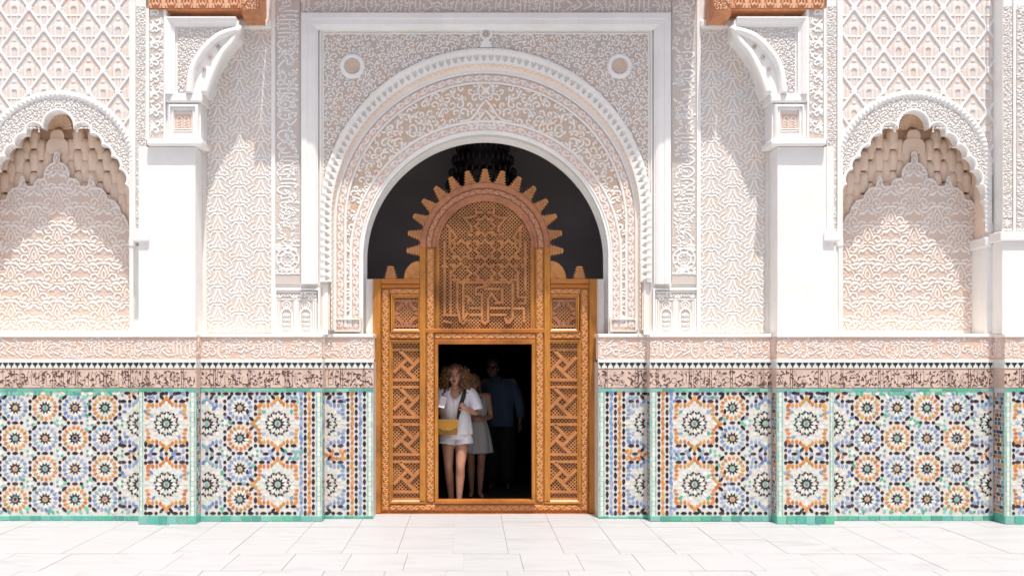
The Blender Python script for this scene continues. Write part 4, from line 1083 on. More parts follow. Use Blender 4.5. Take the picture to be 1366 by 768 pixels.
def niche(s):
    w_ = word(s); NI = empty('niche', (0, 0, 0), f'lobed white niche {w_} of the door with peach stalactite vault and carved back wall', 'niche')
    def pts(px, py, Y): return (mx(X(px, Y), s), Z(py, Y))
    # --- lattice field around the arch (sunk panel)
    d = np.hypot(SGX-(NCX-1123), np.minimum(0, SGY-(226+16))); mk = (d > 97)[:-1, :-1]
    relief('lozenge_lattice', NI, M['carve_sebka'], SBF, X(1123, YF), X(1329, YF), Z(234, YF), Z(-16, YF), YF+.014, .012, s, mk)
    # --- front plate with the lobed opening, carved
    m = MB(); Yp = YF+.004
    full = [(-a, b) for a, b in LOB[::-1]]+LOB[1:]
    full = [(-100, 330)]+full+[(100, 330)]
    n = len(full); inn = [(mx(X(NCX+a, Yp), s), Z(b, Yp)) for a, b in full]
    outp = []
    for i, (a, b) in enumerate(full):
        th = math.atan2(226-b, a) if b < 226 else None
        q = (NCX+99*math.cos(th), 226-99*math.sin(th)) if th is not None else (NCX+math.copysign(103.5, a), b)
        outp.append((mx(X(q[0], Yp), s), Z(q[1], Yp)))
    for i in range(n-1):
        a, b, c, dd = inn[i], inn[i+1], outp[i+1], outp[i]
        vs = [(p[0], Yp+.007, p[1]) for p in (a, b, c, dd)]+[(p[0], YF+.11, p[1]) for p in (a, b, c, dd)]
        m.add(vs, [(0, 1, 2, 3), (7, 6, 5, 4), (0, 4, 5, 1), (3, 2, 6, 7)])
    m.obj('lobed_arch_plate', M['white_warm'], NI)
    # carving on the plate between lobes and rope
    gx, gy = np.meshgrid(NSF.x, NSF.y); dx = gx-104; yy = gy+122
    R = np.hypot(dx, np.minimum(0, yy-226)); ang_in = np.interp(yy, [p[1] for p in sorted(LOB[8:], key=lambda p: p[1])], [p[0] for p in sorted(LOB[8:], key=lambda p: p[1])])
    top = (np.abs(dx) < 27) & (np.hypot(dx, yy-170) > 24.5) & (yy < 176)
    mk = (R < 98) & ((np.abs(dx) > np.where(yy < 160, 0, ang_in+3.2)) | top) & ~((np.abs(dx) < 24.5) & (np.hypot(dx, yy-170) < 24.5)) & (yy < 330)
    relief('arch_carving', NI, M['carve_light'], NSF, X(NCX-104, Yp), X(NCX+104, Yp), Z(372, Yp), Z(122, Yp), Yp+.004, .008, s, mk[:-1, :-1])
    # white lobed edge
    path = [(mx(X(NCX+a, Yp), s), Z(b, Yp)) for a, b in full]
    if s < 0: path = path[::-1]
    vs, fs = sweep(path, [(-.004, YF+.11), (-.006, Yp+.02), (-.003, Yp-.003), (.012, Yp-.009), (.026, Yp-.003), (.03, Yp+.01)]); mesh_obj('lobed_edge', vs, fs, M['white'], NI)
    # rope moulding
    nn = 520; F = Field(2*84+math.pi*100, 9.5, 1.25); gx, gy = np.meshgrid(F.x, F.y/F.h)
    F.H[:] = np.sqrt(np.clip(1-((gy-.5)/.5)**2, 0, 1))*(.86+.14*np.sign(np.sin(gx*2*math.pi/6.4+gy*2)))
    L = F.x; c = []
    for l in L:
        if l < 84: c.append((-1, 0, 310-l, 0))
        elif l > 84+math.pi*100: c.append((1, 0, 226+(l-84-math.pi*100), 0))
        else: a = math.pi*(1-(l-84)/(math.pi*100)); c.append((math.cos(a), -math.sin(a), 226, 1))
    c = np.array(c); rr = 105.5-10*(F.y/F.h)[:, None]
    px = NCX+rr*c[None, :, 0]; py = c[None, :, 2]+rr*c[None, :, 1]*c[None, :, 3]
    Yy = YF+.01-.026*F.H; P = np.stack((mx((px-VX)*(CAM_D+YF)/F_PX, s), Yy, CAM_H-(py-VY)*(CAM_D+YF)/F_PX), -1)
    grid_mesh('rope_moulding', P[::-1] if s > 0 else P, F.H, M['white'], NI)
    # --- vault backing: slopes from the crown of the arch down and back to the back wall
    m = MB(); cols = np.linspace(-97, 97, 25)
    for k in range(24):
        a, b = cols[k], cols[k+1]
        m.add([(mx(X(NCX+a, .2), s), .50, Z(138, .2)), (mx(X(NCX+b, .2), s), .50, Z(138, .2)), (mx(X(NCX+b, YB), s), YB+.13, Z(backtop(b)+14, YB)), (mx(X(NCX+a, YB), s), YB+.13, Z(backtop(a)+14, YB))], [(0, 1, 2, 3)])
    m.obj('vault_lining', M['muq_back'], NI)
    a, b = sorted((mx(X(NCX-100, .3), s), mx(X(NCX+100, .3), s))); boxo('vault_head', a, b, .22, .5, Z(140, .2), Z(120, .2), M['muqarnas'], NI)
    # --- stalactite cells
    r = random.Random(31)
    def lobw(y): return float(np.interp(y, [p[1] for p in LOB[8:]], [p[0] for p in LOB[8:]]))
    rows = []
    for i in range(11):
        y = 172+14.6*i; Yc = .475-.003*i+.016*(i % 2); offs = 0 if i % 2 else .5
        for j in range(-6, 7):
            dx = (j+offs)*19.5; w = 16.8
            if i == 0 and abs(dx) < 24: continue
            if i == 1 and abs(dx) < 8: continue
            if abs(dx) > lobw(y)+8 or y > backtop(dx)+10: continue
            hh = 27+r.uniform(-3, 3); rows.append((dx, y, Yc, w*r.uniform(.92, 1.06), hh))
    for dx, y, Yc, w, hh in rows:
        o = bpy.data.objects.new('muqarnas_cell', MUQ); COL.objects.link(o); o.parent = NI
        zz = Z(y+11, Yc); o.location = (mx(X(NCX+dx, Yc), s), Yc, zz); o.scale = (w*MPX*.93, .12, hh*MPX)
    # shell hood at the crown and the cushion block under it
    F = Field(3.3*21, 18, 2); gx, gy = np.meshgrid(F.x/F.w, F.y/F.h); F.H[:] = .5+.5*np.cos(gx*2*math.pi*17)
    th = math.pi*1.08*(1-gx)-.12; rr = 4+17.5*(1-gy); px = NCX+rr*np.cos(th); py = 172-rr*np.sin(th)*1.03
    Yy = .36+.10*gy-.013*F.H; P = np.stack((mx((px-VX)*(CAM_D+.40)/F_PX, s), Yy, CAM_H-(py-VY)*(CAM_D+.40)/F_PX), -1)
    grid_mesh('shell_hood', P[::-1] if s > 0 else P, F.H*.4, M['muq_shell'], NI)
    for (dx, y, w, h, Y) in ((0, 182, 15, 14, .42), (0, 195, 25, 16, .41)):
        m = MB(); ol = [(-w/2, h/2), (-w/2, -h*.1), (-w*.42, -h*.36), (-w*.25, -h*.5), (w*.25, -h*.5), (w*.42, -h*.36), (w/2, -h*.1), (w/2, h/2)]
        q = [(mx(X(NCX+dx+a, Y), s), Z(y+b, Y)) for a, b in ol]; m.prism(q, Y, Y+.1); m.obj('vault_cushion', M['muqarnas'], NI, bevel=.02, seg=3)
    # --- back wall and reveals
    relief('carved_back_wall', NI, M['carve_niche'], NBF, X(NCX-96, YB), X(NCX+96, YB), Z(447, YB), Z(195, YB), YB+.0, .010, s, NBM[:-1, :-1])
    for q in (-1, 1):
        xf = X(NCX+q*97, YF); xo = X(1096 if q < 0 else 1346, YF)
        a, b = sorted((mx(xf, s), mx(xo, s))); boxo('niche_jamb', a, b, YF, .56, Z(445, YN), Z(328, YF), M['white'], NI, bevel=.004)
        a, b = sorted((mx(xf-q*.022, s), mx(X(NCX+q*104, YF), s))); boxo('jamb_cushion', a, b, YF-.02, .5, Z(330, YF), Z(316, YF), M['white'], NI, bevel=.02, seg=3)
        m = MB()                                            # upper reveal wall behind the springing
        a, b = sorted((mx(xf+q*.03, s), mx(X(NCX+q*104, YF)+q*.02, s))); m.box(a, b, YF+.1, .56, Z(331, YF), Z(140, YF)); m.obj('niche_side', M['muqarnas'], NI)
    # top part beyond lattice
    a, b = sorted((mx(X(1122, YF), s), mx(X(1330, YF), s))); boxo('lattice_bed', a, b, YF+.016, YF+.12, Z(118, YF), TOPZ, M['white_warm'], NI)
    for (pa, pb) in ((1118, 1124), (1327, 1334)):
        a, b = sorted((mx(X(pa, YF), s), mx(X(pb, YF), s))); boxo('lattice_border', a, b, YF-.012, YF+.2, Z(316 if pa > 1200 else 445, YF), TOPZ, M['white'], NI, bevel=.005)
    for (pa, pb) in ((1124, 1150), (1296, 1328)):             # backing in the corners beside the rope
        pass
M['muq_shell'] = carved('shell_plaster', (.85, .68, .54), (.80, .58, .42), (.74, .50, .34))
niche(-1); niche(1)
# ------------------------------------------------------------------ the cedar screen with its wicket
def clip_seg(p, d, poly):
    t0, t1 = -99., 99.; n = len(poly)
    A = sum(poly[i][0]*poly[(i+1) % n][1]-poly[(i+1) % n][0]*poly[i][1] for i in range(n)); sg = 1 if A > 0 else -1
    for i in range(n):
        a, b = poly[i], poly[(i+1) % n]; nx, nz = -(b[1]-a[1])*sg, (b[0]-a[0])*sg
        den = nx*d[0]+nz*d[1]; num = nx*(p[0]-a[0])+nz*(p[1]-a[1])
        if abs(den) < 1e-12:
            if num < 0: return None
            continue
        t = -num/den
        if den > 0: t0 = max(t0, t)
        else: t1 = min(t1, t)
    return (t0, t1) if t1 > t0 else None
def lattice(name, poly, pitch, w, y, parent):
    """two layers of thin diagonal slats filling a convex outline (XZ)"""
    m = MB(); xs = [p[0] for p in poly]; zs = [p[1] for p in poly]; cx, cz = (min(xs)+max(xs))/2, (min(zs)+max(zs))/2; R = math.hypot(max(xs)-min(xs), max(zs)-min(zs))/2
    k = int(R/pitch)+1
    for li, (dx, dz) in enumerate(((.7071, .7071), (.7071, -.7071))):
        for i in range(-k, k+1):
            p = (cx-dz*i*pitch, cz+dx*i*pitch); c = clip_seg(p, (dx, dz), poly)
            if c and c[1]-c[0] > pitch*.3: m.bar((p[0]+dx*c[0], p[1]+dz*c[0]), (p[0]+dx*c[1], p[1]+dz*c[1]), w, y+li*.0014, y+.010+li*.0014)
    return m.obj(name, M['wood_lat'], parent, kind='stuff')
def screen():
    YD_ = YDOOR; Y = YD_
    D = empty('wooden_door', (0, 0, 0), 'carved orange cedar door screen with arched lattice, sunburst crest and open central doorway', 'door')
    C = 647.0
    def P(px, py): return (X(px, Y), Z(py, Y))
    def B(nm, a, b, t, bo, mat='wood', y0=0, y1=.1, bevel=.006, par=D, seg=2):
        return boxo(nm, X(a, Y), X(b, Y), Y+y0, Y+y1, Z(bo, Y), Z(t, Y), M[mat], par, bevel=bevel, seg=seg)
    # backing slabs of the frame (stiles and rails), butted
    for q in (-1, 1):
        a, b = (C-149, C-64) if q < 0 else (C+63, C+149)
        st = C+q*149; 
        def H_(p0, p1): return (C+q*p0, C+q*p1) if q > 0 else (C-p1, C-p0)
        x = H_(139, 149); B('outer_stile', x[0], x[1], 372, 684, y0=-.02)
        x = H_(127, 138.8); B('carved_stile', x[0], x[1], 384, 684, y0=.012)
        x = H_(79, 87); B('inner_stile', x[0], x[1], 318, 668, y0=-.012)
        x = H_(62.5, 67); B('wicket_post', x[0], x[1], 459, 668, y0=-.02) 
        x = H_(67.2, 78.8); B('carved_stile', x[0], x[1], 330, 668, y0=.008)
        # carved bands on the stiles
        for (p0, p1, t, bo) in ((128.5, 137.5, 386, 680), (68.5, 77.5, 332, 668)):
            F = Field(p1-p0, bo-t, 1.25); wave_border(F, horiz=False, pitch=8, wd=1.8); x = H_(p0, p1)
            relief('carved_band', D, M['wood_band'], F, X(x[0], Y), X(x[1], Y), Z(bo, Y), Z(t, Y), Y+(.005 if p0 > 100 else .001), .011)
        # shoulder top and upper small panel
        x = H_(87.2, 138.8); B('shoulder_rail', x[0], x[1], 372, 378.5, 'wood_h', y0=-.025, bevel=.008); B('shoulder_rail', x[0], x[1], 378.8, 384, 'wood_h', y0=-.008)
        x = H_(87.2, 126.8); F = Field(40, 8); wave_border(F, pitch=8, wd=1.7); B('carved_rail', x[0], x[1], 384.2, 392.6, 'wood_h', y0=.014)
        relief('carved_band', D, M['wood_band'], F, X(x[0], Y), X(x[1], Y), Z(392.4, Y), Z(384.6, Y), Y+.010, .009)
        x = H_(79.2, 126.8); F = Field(47, 9); wave_border(F, pitch=8, wd=1.8); B('carved_rail', x[0], x[1], 442.5, 452, 'wood_h', y0=.012)
        relief('carved_band', D, M['wood_band'], F, X(x[0], Y), X(x[1], Y), Z(451.5, Y), Z(443, Y), Y+.008, .010)
        def framed(cx0, cx1, t, bo, wd, par=None):
            pth = rectpath(X(cx0, Y), X(cx1, Y), Z(bo, Y), Z(t, Y)); w = wd*MPX
            vs, fs = sweep(pth, [(0, Y+.07), (0, Y+.018), (w*.2, Y+.012), (w*.45, Y+.004), (w*.55, Y-.008), (w*.95, Y-.010), (w, Y+.0), (w, Y+.09)], True)
            return mesh_obj('panel_frame', vs, fs, M['wood'], D)
        x = H_(85+.5+3, 126); ux0, ux1 = H_(84, 125)[0], H_(84, 125)[1]
        sx0, sx1 = H_(85, 125.5); framed(sx0+4.5, sx1-4.5, 397, 441-2.5, 5)
        px0, px1 = sx0+4.5, sx1-4.5
        lattice('lattice_square', [P(px0, 438.5), P(px1, 438.5), P(px1, 397), P(px0, 397)], .0285, .0125, Y+.04, D)
        # strapwork on the small square: eight lobed cross
        m = MB(); zz_ = [0]; cxm, cym = (px0+px1)/2, (397+438.5)/2
        for k in range(4):
            a = k*math.pi/2; R = lambda u, v: P(cxm+u*math.cos(a)-v*math.sin(a), cym+u*math.sin(a)+v*math.cos(a))
            for A_, B_ in (((-5, -16), (-8, -10)), ((5, -16), (8, -10)), ((-10, -9), (-4, -12)), ((4, -12), (10, -9)), ((-16, -17), (16, -17)), ((0, -16), (0, -11)), ((-3, -14.5), (3, -14.5)), ((-9.5, -9.5), (-13, -6)), ((9.5, -9.5), (13, -6))): zz_[0] += 1; m.bar(R(*A_), R(*B_), .024, Y+.024+.00035*(zz_[0] % 37), Y+.050+.0003*zz_[0])
        m.obj('strapwork', M['wood_old'], D)
        # tall side panel: four pinwheels between small lattice bars
        tx0, tx1 = H_(84, 123); tx0 += 3*(q > 0)*0; framed(tx0, tx1, 458, 666.5, 5)
        m = MB(); yy = 458.
        hb, hs = 6.8, 43.0
        for k in range(5):
            t, b = yy, yy+hb; lattice('lattice_bar', [P(tx0, b), P(tx1, b), P(tx1, t), P(tx0, t)], .0285, .0125, Y+.04, D)
            m.bar(P(tx0, b+1.4), P(tx1, b+1.4), .026, Y+.022, Y+.05)
            if k == 4: break
            t, b = yy+hb+2.8, yy+hb+2.8+37.5
            lattice('lattice_square', [P(tx0, b), P(tx1, b), P(tx1, t), P(tx0, t)], .0285, .0125, Y+.04, D)
            cx_, cy_ = (tx0+tx1)/2, (t+b)/2
            for r_ in range(4):
                a = r_*math.pi/2; R = lambda u, v: P(cx_+u*math.cos(a)-v*math.sin(a), cy_+u*math.sin(a)+v*math.cos(a))
                m.bar(R(-18.6, -2.0 if 0 else -.0), R(-18.6+18.6, -18.6+.0) if 0 else R(0, -18.6), .001, Y+.03, Y+.032) if 0 else None
                m.bar(R(-5.5-4, -12+9-4.2), R(7.2+6-1.5, 12-1.5), .030, Y+.022+.0008*r_, Y+.05) if 0 else None
                u0, v0 = -19, -7.5; m.bar(R(-2.0, -19.), R(-2.0+12.5+2.2, -19.+12.5+2.2), .028, Y+.022+.0008*r_, Y+.05) if 0 else None
                # arm from the rim to the centre square, continuing along one side of it
                m.bar(R(-9.8, -18.6), R(8.6, -.2), .030, Y+.022+.0008*r_, Y+.051+.0008*r_)
            m.bar(P(tx0, b+1.4), P(tx1, b+1.4), .026, Y+.022, Y+.05)
            yy += hb+hs
        m.obj('pinwheel_strapwork', M['wood_lat2'], D, bevel=.003)
    # central rails
    B('carved_rail', C-79, C+79, 438, 443.6, 'wood_h', y0=-.012); B('lintel_rail', C-66.8, C+66.8, 452.5, 459, 'wood_h', y0=-.02)
    B('carved_rail', C-66.8, C+66.8, 443.8, 452.3, 'wood_h', y0=.012)
    F = Field(158, 8.5); wave_border(F, pitch=8.5, wd=1.8); relief('carved_band', D, M['wood_band'], F, X(C-66.8, Y), X(C+66.8, Y), Z(452.2, Y), Z(444, Y), Y+.008, .010)
    B('sill_rail', C-138.8, C+138.8, 668.2, 684, 'wood_h', y0=.01); B('wicket_sill', C-66.8, C+66.8, 666.5, 671, 'wood_h', y0=-.03)
    F = Field(276, 8); wave_border(F, pitch=8.5, wd=1.8); relief('carved_band', D, M['wood_band'], F, X(C-127, Y), X(C+127, Y), Z(681, Y), Z(672.5, Y), Y+.004, .009)
    for q in (-1, 1):
        a, b = (C-159, C-149.4) if q < 0 else (C+149.4, C+159)
        boxo('door_jamb', X(a, Y), X(b, Y), Y+.02, Y+.13, 0, Z(372, Y), M['white'], D)
    boxo('bottom_step', X(C-150, Y), X(C+150, Y), Y-.06, Y+.11, -.002, Z(684.2, Y), M['wood_old'], D, bevel=.006)
    # arched head
    cz = 330.
    def arc(r, n=48, a0=0, a1=math.pi): return [P(C+r*math.cos(a), cz-r*math.sin(a)) for a in np.linspace(a1, a0, n)]
    px = MPX*1.05
    vs, fs = sweep(arc(62), [(0, Y+.09), (0, Y+.02), (3*px, Y+.012), (5*px, Y-.004), (8*px, Y-.006), (9*px, Y+.01), (14*px, Y+.016), (17*px, Y+.01), (17.5*px, Y-.012), (23*px, Y-.022), (25*px, Y-.01), (25.3*px, Y+.09)])
    mesh_obj('arched_head', vs, fs, M['wood_old'], D, smooth=False)
    F = Field(math.pi*74, 8); wave_border(F, pitch=8, wd=1.7); g, gy = np.meshgrid(F.x/F.w, F.y/F.h); th = math.pi*(1-g); rr = 79-8*gy
    Pm = np.stack((((C+rr*np.cos(th))-VX)*(CAM_D+Y)/F_PX, Y+.010-.010*F.H, CAM_H-((cz-rr*np.sin(th))-VY)*(CAM_D+Y)/F_PX), -1); grid_mesh('carved_band', Pm[::-1], F.H[::-1], M['wood_band_old'], D)
    # lattice behind arch and its strapwork
    poly = [P(C-62, 438), P(C+62, 438)]+[P(C+62*math.cos(a), cz-62*math.sin(a)) for a in np.linspace(0, math.pi, 26)]
    m = MB(); m.prism(poly, Y+.075, Y+.082); m.obj('hole_shade_board', M['hole_shade'], D)  # near-black sheet added so the lattice holes read as deep shade
    lattice('arched_lattice', poly, .0285, .0125, Y+.045, D)
    B('bead_backing', C-67.1, C-60.8, 328, 438, y0=.02); B('bead_backing', C+60.8, C+67.1, 328, 438, y0=.02)
    vs, fs = sweep([P(C-61, 438), P(C-61, 330)], [(0, Y+.09), (0, Y+.018), (4*px, Y), (4*px, Y+.09)]); mesh_obj('inner_bead', vs, fs, M['wood'], D)
    vs, fs = sweep([P(C+61, 330), P(C+61, 438)], [(0, Y+.09), (0, Y+.018), (4*px, Y), (4*px, Y+.09)]); mesh_obj('inner_bead', vs, fs, M['wood'], D)
    m = MB(); z1 = [0]
    def bars(pl, w=3.1):
        for a, b in zip(pl[:-1], pl[1:]):
            z1[0] = (z1[0]+7) % 61; o = .00022*z1[0]; dx, dy = b[0]-a[0], b[1]-a[1]; L = math.hypot(dx, dy) or 1; e = w*.42
            m.bar(P(a[0]-dx/L*e, a[1]-dy/L*e), P(b[0]+dx/L*e, b[1]+dy/L*e), w*MPX*1.05, Y+.022+o, Y+.055+o)
    def R2(pts_, q): return [(C+q*(p[0]), p[1]) for p in pts_]
    # rows of square lattice windows held by interlaced eight point stars
    for (cy, xs) in ((301, (0,)), (333, (-32, 0, 32)), (364, (-32, 0, 32))):
        for dx in xs:
            cx_ = C+dx; o = 11.2
            for k in range(4):
                a = k*math.pi/2; R = lambda u, v: (cx_+u*math.cos(a)-v*math.sin(a), cy+u*math.sin(a)+v*math.cos(a))
                bars([R(-o, -o+2.5), R(-4.5, -o+2.5), R(0, -o-2.5), R(4.5, -o+2.5), R(o, -o+2.5)])
    for (nx_, ny) in ((-16, 317), (16, 317), (-16, 348.5), (16, 348.5), (-48, 348.5), (48, 348.5)):
        for k in range(4):
            a = k*math.pi/2; R = lambda u, v: (C+nx_+u*math.cos(a)-v*math.sin(a), ny+u*math.sin(a)+v*math.cos(a))
            if abs(nx_) > 40 and k in (0, 2) and False: continue
            bars([R(-6, -8.5), R(-6, -4.2), R(-1.6, -4.2)] if k % 2 == 0 else [R(-6, -8.5), R(-4.2, -4.2)])
    for q in (-1, 1):
        bars(R2([(12, 278), (12, 287), (21, 290), (28, 290)], q)); bars(R2([(28, 290), (18, 302), (18, 308)], q)); bars(R2([(50, 300), (38, 316), (46, 322)], q)); bars(R2([(47, 306), (47, 330)], q))
        bars(R2([(4, 283), (12, 283)], q)); bars(R2([(54, 322), (54, 352), (50, 356)], q)); bars(R2([(54, 356), (54, 420)], q) if q < 0 else R2([(54, 356), (54, 386)], q)); bars(R2([(46, 360), (46, 418)], q)) if q < 0 else bars(R2([(44, 362), (44, 396), (54, 396), (54, 404), (46, 404)], q))
        bars(R2([(37, 376), (37, 410), (33, 428), (29, 431), (25, 426)], q) if q < 0 else R2([(37, 376), (37, 424), (33, 430), (29, 430), (27, 424)], q))
    bars([(C-34, 376), (C-3, 376), (C+2, 381), (C-12, 384), (C-12, 392), (C-4, 392), (C-4, 428), (C, 431), (C+4, 428), (C+4, 398), (C+9, 391)])
    bars([(C-29, 376), (C-29, 426), (C-24, 418)]); bars([(C+34, 376), (C+6, 376), (C+2, 381)]); bars([(C, 385), (C+22, 385)]); bars([(C+23, 385), (C+23, 403), (C+14, 404)]); bars([(C+9, 391), (C+15, 400), (C+20, 404)])
    bars([(C-22, 404), (C-22, 396), (C-16, 404)]); bars([(C-22, 395), (C-28, 395)]); bars([(C-20, 410.5), (C-5, 410.5)]); bars([(C-20, 419.5), (C-6, 419.5)]); bars([(C+8, 410.5), (C+33, 410.5)]); bars([(C+8, 419.5), (C+28, 419.5)])
    bars([(C+38, 411), (C+52, 411), (C+52, 428)]); bars([(C-55, 420), (C-38, 420)]); bars([(C-55, 428), (C-46, 430)])
    m.obj('star_strapwork', M['wood_lat2'], D)
    # sunburst crest
    def spike(base, ang, L, w0, w1, nm='crest_leaf', nt_=5, mat='wood_crest'):
        ux, uz = math.cos(ang), math.sin(ang); left = []; right = []
        for i in range(nt_):
            for (t, k) in (((i+.05)/nt_, .72), ((i+.85)/nt_, 1.42)):
                w = (w0+(w1-w0)*t)*.5*k; left.append((base[0]+ux*L*t-uz*w, base[1]+uz*L*t+ux*w)); right.append((base[0]+ux*L*t+uz*w, base[1]+uz*L*t-ux*w))
        tip = [(base[0]+ux*L*1.04, base[1]+uz*L*1.04)]
        ol = left+tip+right[::-1]; m = MB(); m.prism(ol, Y-.002, Y+.045); o = m.obj(nm, M[mat], D, bevel=.002)
        m = MB()
        for t in (.12, .3, .48, .66, .82):
            w = (w0+(w1-w0)*t)*.34; c = (base[0]+ux*L*t, base[1]+uz*L*t)
            m.bar((c[0]-uz*w, c[1]+ux*w), (c[0]+ux*L*.1, c[1]+uz*L*.1), .010, Y-.007, Y); m.bar((c[0]+uz*w, c[1]-ux*w), (c[0]+ux*L*.1, c[1]+uz*L*.1), .010, Y-.0075, Y)
        m.obj('leaf_carving', M['wood_carve'], o)
        q_ = [(base[0]+ux*L*t-uz*w, base[1]+uz*L*t+ux*w) for t, w in ((.0, w0*.36), (.9, w1*.3), (.9, -w1*.3), (.0, -w0*.36))]; m = MB(); m.prism(q_, Y-.0045, Y-.0021); m.obj('leaf_dark_inset', M['wood_old'], o)  # darker cedar plate set slightly proud at the leaf's centre
    for k in range(-7, 8):
        a = math.pi/2-k*math.radians(13.2); spike(P(C+85.5*math.cos(a), cz-85.5*math.sin(a)), a, 18.5*MPX*1.05, .104, .040)
    for q in (-1, 1):
        spike(P(C+q*126, 372), math.pi/2, 16.5*MPX*1.05, .112, .05, 'crest_leaf', 5)
        m = MB(); ol = []; c = P(C+q*87.5, 372)
        for i in range(25):
            a = math.pi/2*(i/24); r = (24.5 if i % 2 else 22.6)*MPX*1.05; ol.append((c[0]+q*r*.86*math.cos(a), c[1]+r*math.sin(a)))
        ol = [c]+ol
        if q < 0: ol = ol[::-1]
        m.prism(ol, Y, Y+.045); o = m.obj('crest_fan', M['wood_crest'], D, bevel=.002)
        m = MB(); r_ = random.Random(5)
        for i in range(16):
            a, r = r_.uniform(.1, 1.45), r_.uniform(.05, .17); p = (c[0]+q*r*.86*math.cos(a), c[1]+r*math.sin(a)); b = r_.uniform(0, 3); m.bar(p, (p[0]+.02*math.cos(b), p[1]+.02*math.sin(b)), .009, Y-.006-.0002*i, Y)
        m.obj('leaf_carving', M['wood_carve'], o)
    return D
M['wood_band'] = carved('carved_band_cedar', (.66, .30, .10), (.46, .17, .045), (.46, .17, .05), .5)
M['wood_band_old'] = carved('carved_band_old_cedar', (.56, .27, .14), (.36, .14, .08), (.36, .14, .08), .5)
M['wood_lat2'] = wood('strapwork_cedar', (.56, .245, .08), (.46, .17, .055), (12, 12, 12), .5)
M['wood_crest'] = wood('crest_cedar', (.64, .29, .08), (.52, .21, .05), (14, 14, 14), .5)
M['hole_shade'] = plain('lattice_hole_shade', (.03, .014, .008), .8)  # dark colour standing in for the shade behind the lattice
screen()

# ------------------------------------------------------------------ dark stalactite lantern inside the vestibule
def lantern():
    L = empty('hanging_lantern', (0, 0, 0), 'dark tiered lantern of hanging drops, seen black behind the top of the arch', 'lantern')
    cx, cy = X(644, 1.35), 1.35
    m = MB(); lathe = [(.03, 5.2), (.03, 4.62), (.30, 4.56), (.34, 4.3), (.42, 4.25), (.44, 4.0), (.52, 3.95), (.53, 3.72), (.50, 3.6), (.3, 3.4), (.05, 3.3)]
    m.loft([[(cx+r*.72*math.cos(a), cy+r*.72*math.sin(a), z) for a in np.linspace(0, 2*math.pi, 20, endpoint=False)] for r, z in lathe[::-1]]); m.obj('lantern_body', M['black_metal'], L)
    m = MB()
    for r, z in ((.34, 4.42), (.38, 4.27), (.44, 4.12), (.48, 3.97), (.53, 3.83), (.55, 3.68), (.53, 3.53), (.46, 3.40)):
        for a in np.linspace(0, 2*math.pi, 30, endpoint=False): m.sphere((cx+r*.82*math.cos(a), cy+r*.82*math.sin(a), z), .021, 6, 5, (1, 1, 2.2))
    m.obj('glass_drops', M['drop'], L, kind='stuff')
M['drop'] = plain('smoked_drops', (.016, .010, .010), .55)
lantern()
# ------------------------------------------------------------------ people in the doorway
M['skin'] = plain('tanned_skin', (.50, .25, .16), .5, 8); M['skin_dark'] = plain('brown_skin', (.20, .10, .065), .5, 8)
M['hair_gold'] = wood('curly_golden_brown_hair', (.25, .115, .04), (.10, .045, .016), (60, 60, 8), .6)
M['hair_blond'] = wood('light_brown_hair', (.28, .17, .09), (.16, .09, .04), (60, 60, 6), .6)
M['hair_black'] = plain('black_hair', (.012, .010, .009), .5)
def cloth(n, c, sc=5):
    m, t, b = nodes(n); f = noise(t, sc, 4, .6, mapping(t, (3, 3, .8)), .8)
    t.links.new(mixn(t, c, tuple(x*.9 for x in c), f), b.inputs['Base Color']); b.inputs['Roughness'].default_value = .85; bump(t, b, f, .9, .03); return m
M['linen'] = cloth('white_linen', (.80, .79, .82)); M['dress'] = cloth('pale_cotton', (.62, .61, .58)); M['blue_shirt'] = cloth('blue_cotton', (.055, .09, .165)); M['trousers'] = cloth('dark_cotton', (.015, .015, .018))
M['yellow'] = plain('mustard_leather', (.38, .18, .015), .45, 6); M['strap'] = plain('black_strap', (.015, .015, .016), .6)
M['eye_white'] = plain('eye_white', (.40, .38, .36), .3); M['eye_dark'] = plain('eye_dark', (.02, .012, .01), .2); M['lip'] = plain('lips', (.42, .10, .08), .4); M['shoe'] = plain('sandal_leather', (.18, .10, .06), .6)
M['phone'] = plain('phone_case_pale', (.72, .66, .68), .3); M['pink'] = plain('phone_pink_edge', (.72, .06, .14), .35); M['glass_dark'] = plain('sunglass_lens', (.01, .01, .012), .08)
def vring(c, ax, r, n=10):
    ax = Vector(ax).normalized(); u = ax.cross(Vector((0, 1, 0)) if abs(ax.y) < .92 else Vector((0, 0, 1))).normalized(); v = ax.cross(u)
    return [Vector(c)+u*r*math.cos(t)+v*r*math.sin(t) for t in [2*math.pi*i/n for i in range(n)]]
def capsule(m, pts, rad, n=10):
    P_ = [Vector(p) for p in pts]; rings = []
    for i, p in enumerate(P_):
        d = (P_[min(i+1, len(P_)-1)]-P_[max(i-1, 0)]); rings.append((p, d, rad[i]))
    out = []; p, d, r = rings[0]; dn = d.normalized()
    for k in (.92, .6): out.append(vring(p-dn*r*k, d, r*math.sqrt(1-k*k), n))
    for i in range(len(rings)):
        if i:
            q0, q1 = rings[i-1], rings[i]; out.append(vring((q0[0]+q1[0])/2, q1[0]-q0[0], (q0[2]+q1[2])/2, n))
        out.append(vring(rings[i][0], rings[i][1], rings[i][2], n))
    p, d, r = rings[-1]; dn = d.normalized()
    for k in (.6, .92): out.append(vring(p+dn*r*k, d, r*math.sqrt(1-k*k), n))
    m.loft(out)
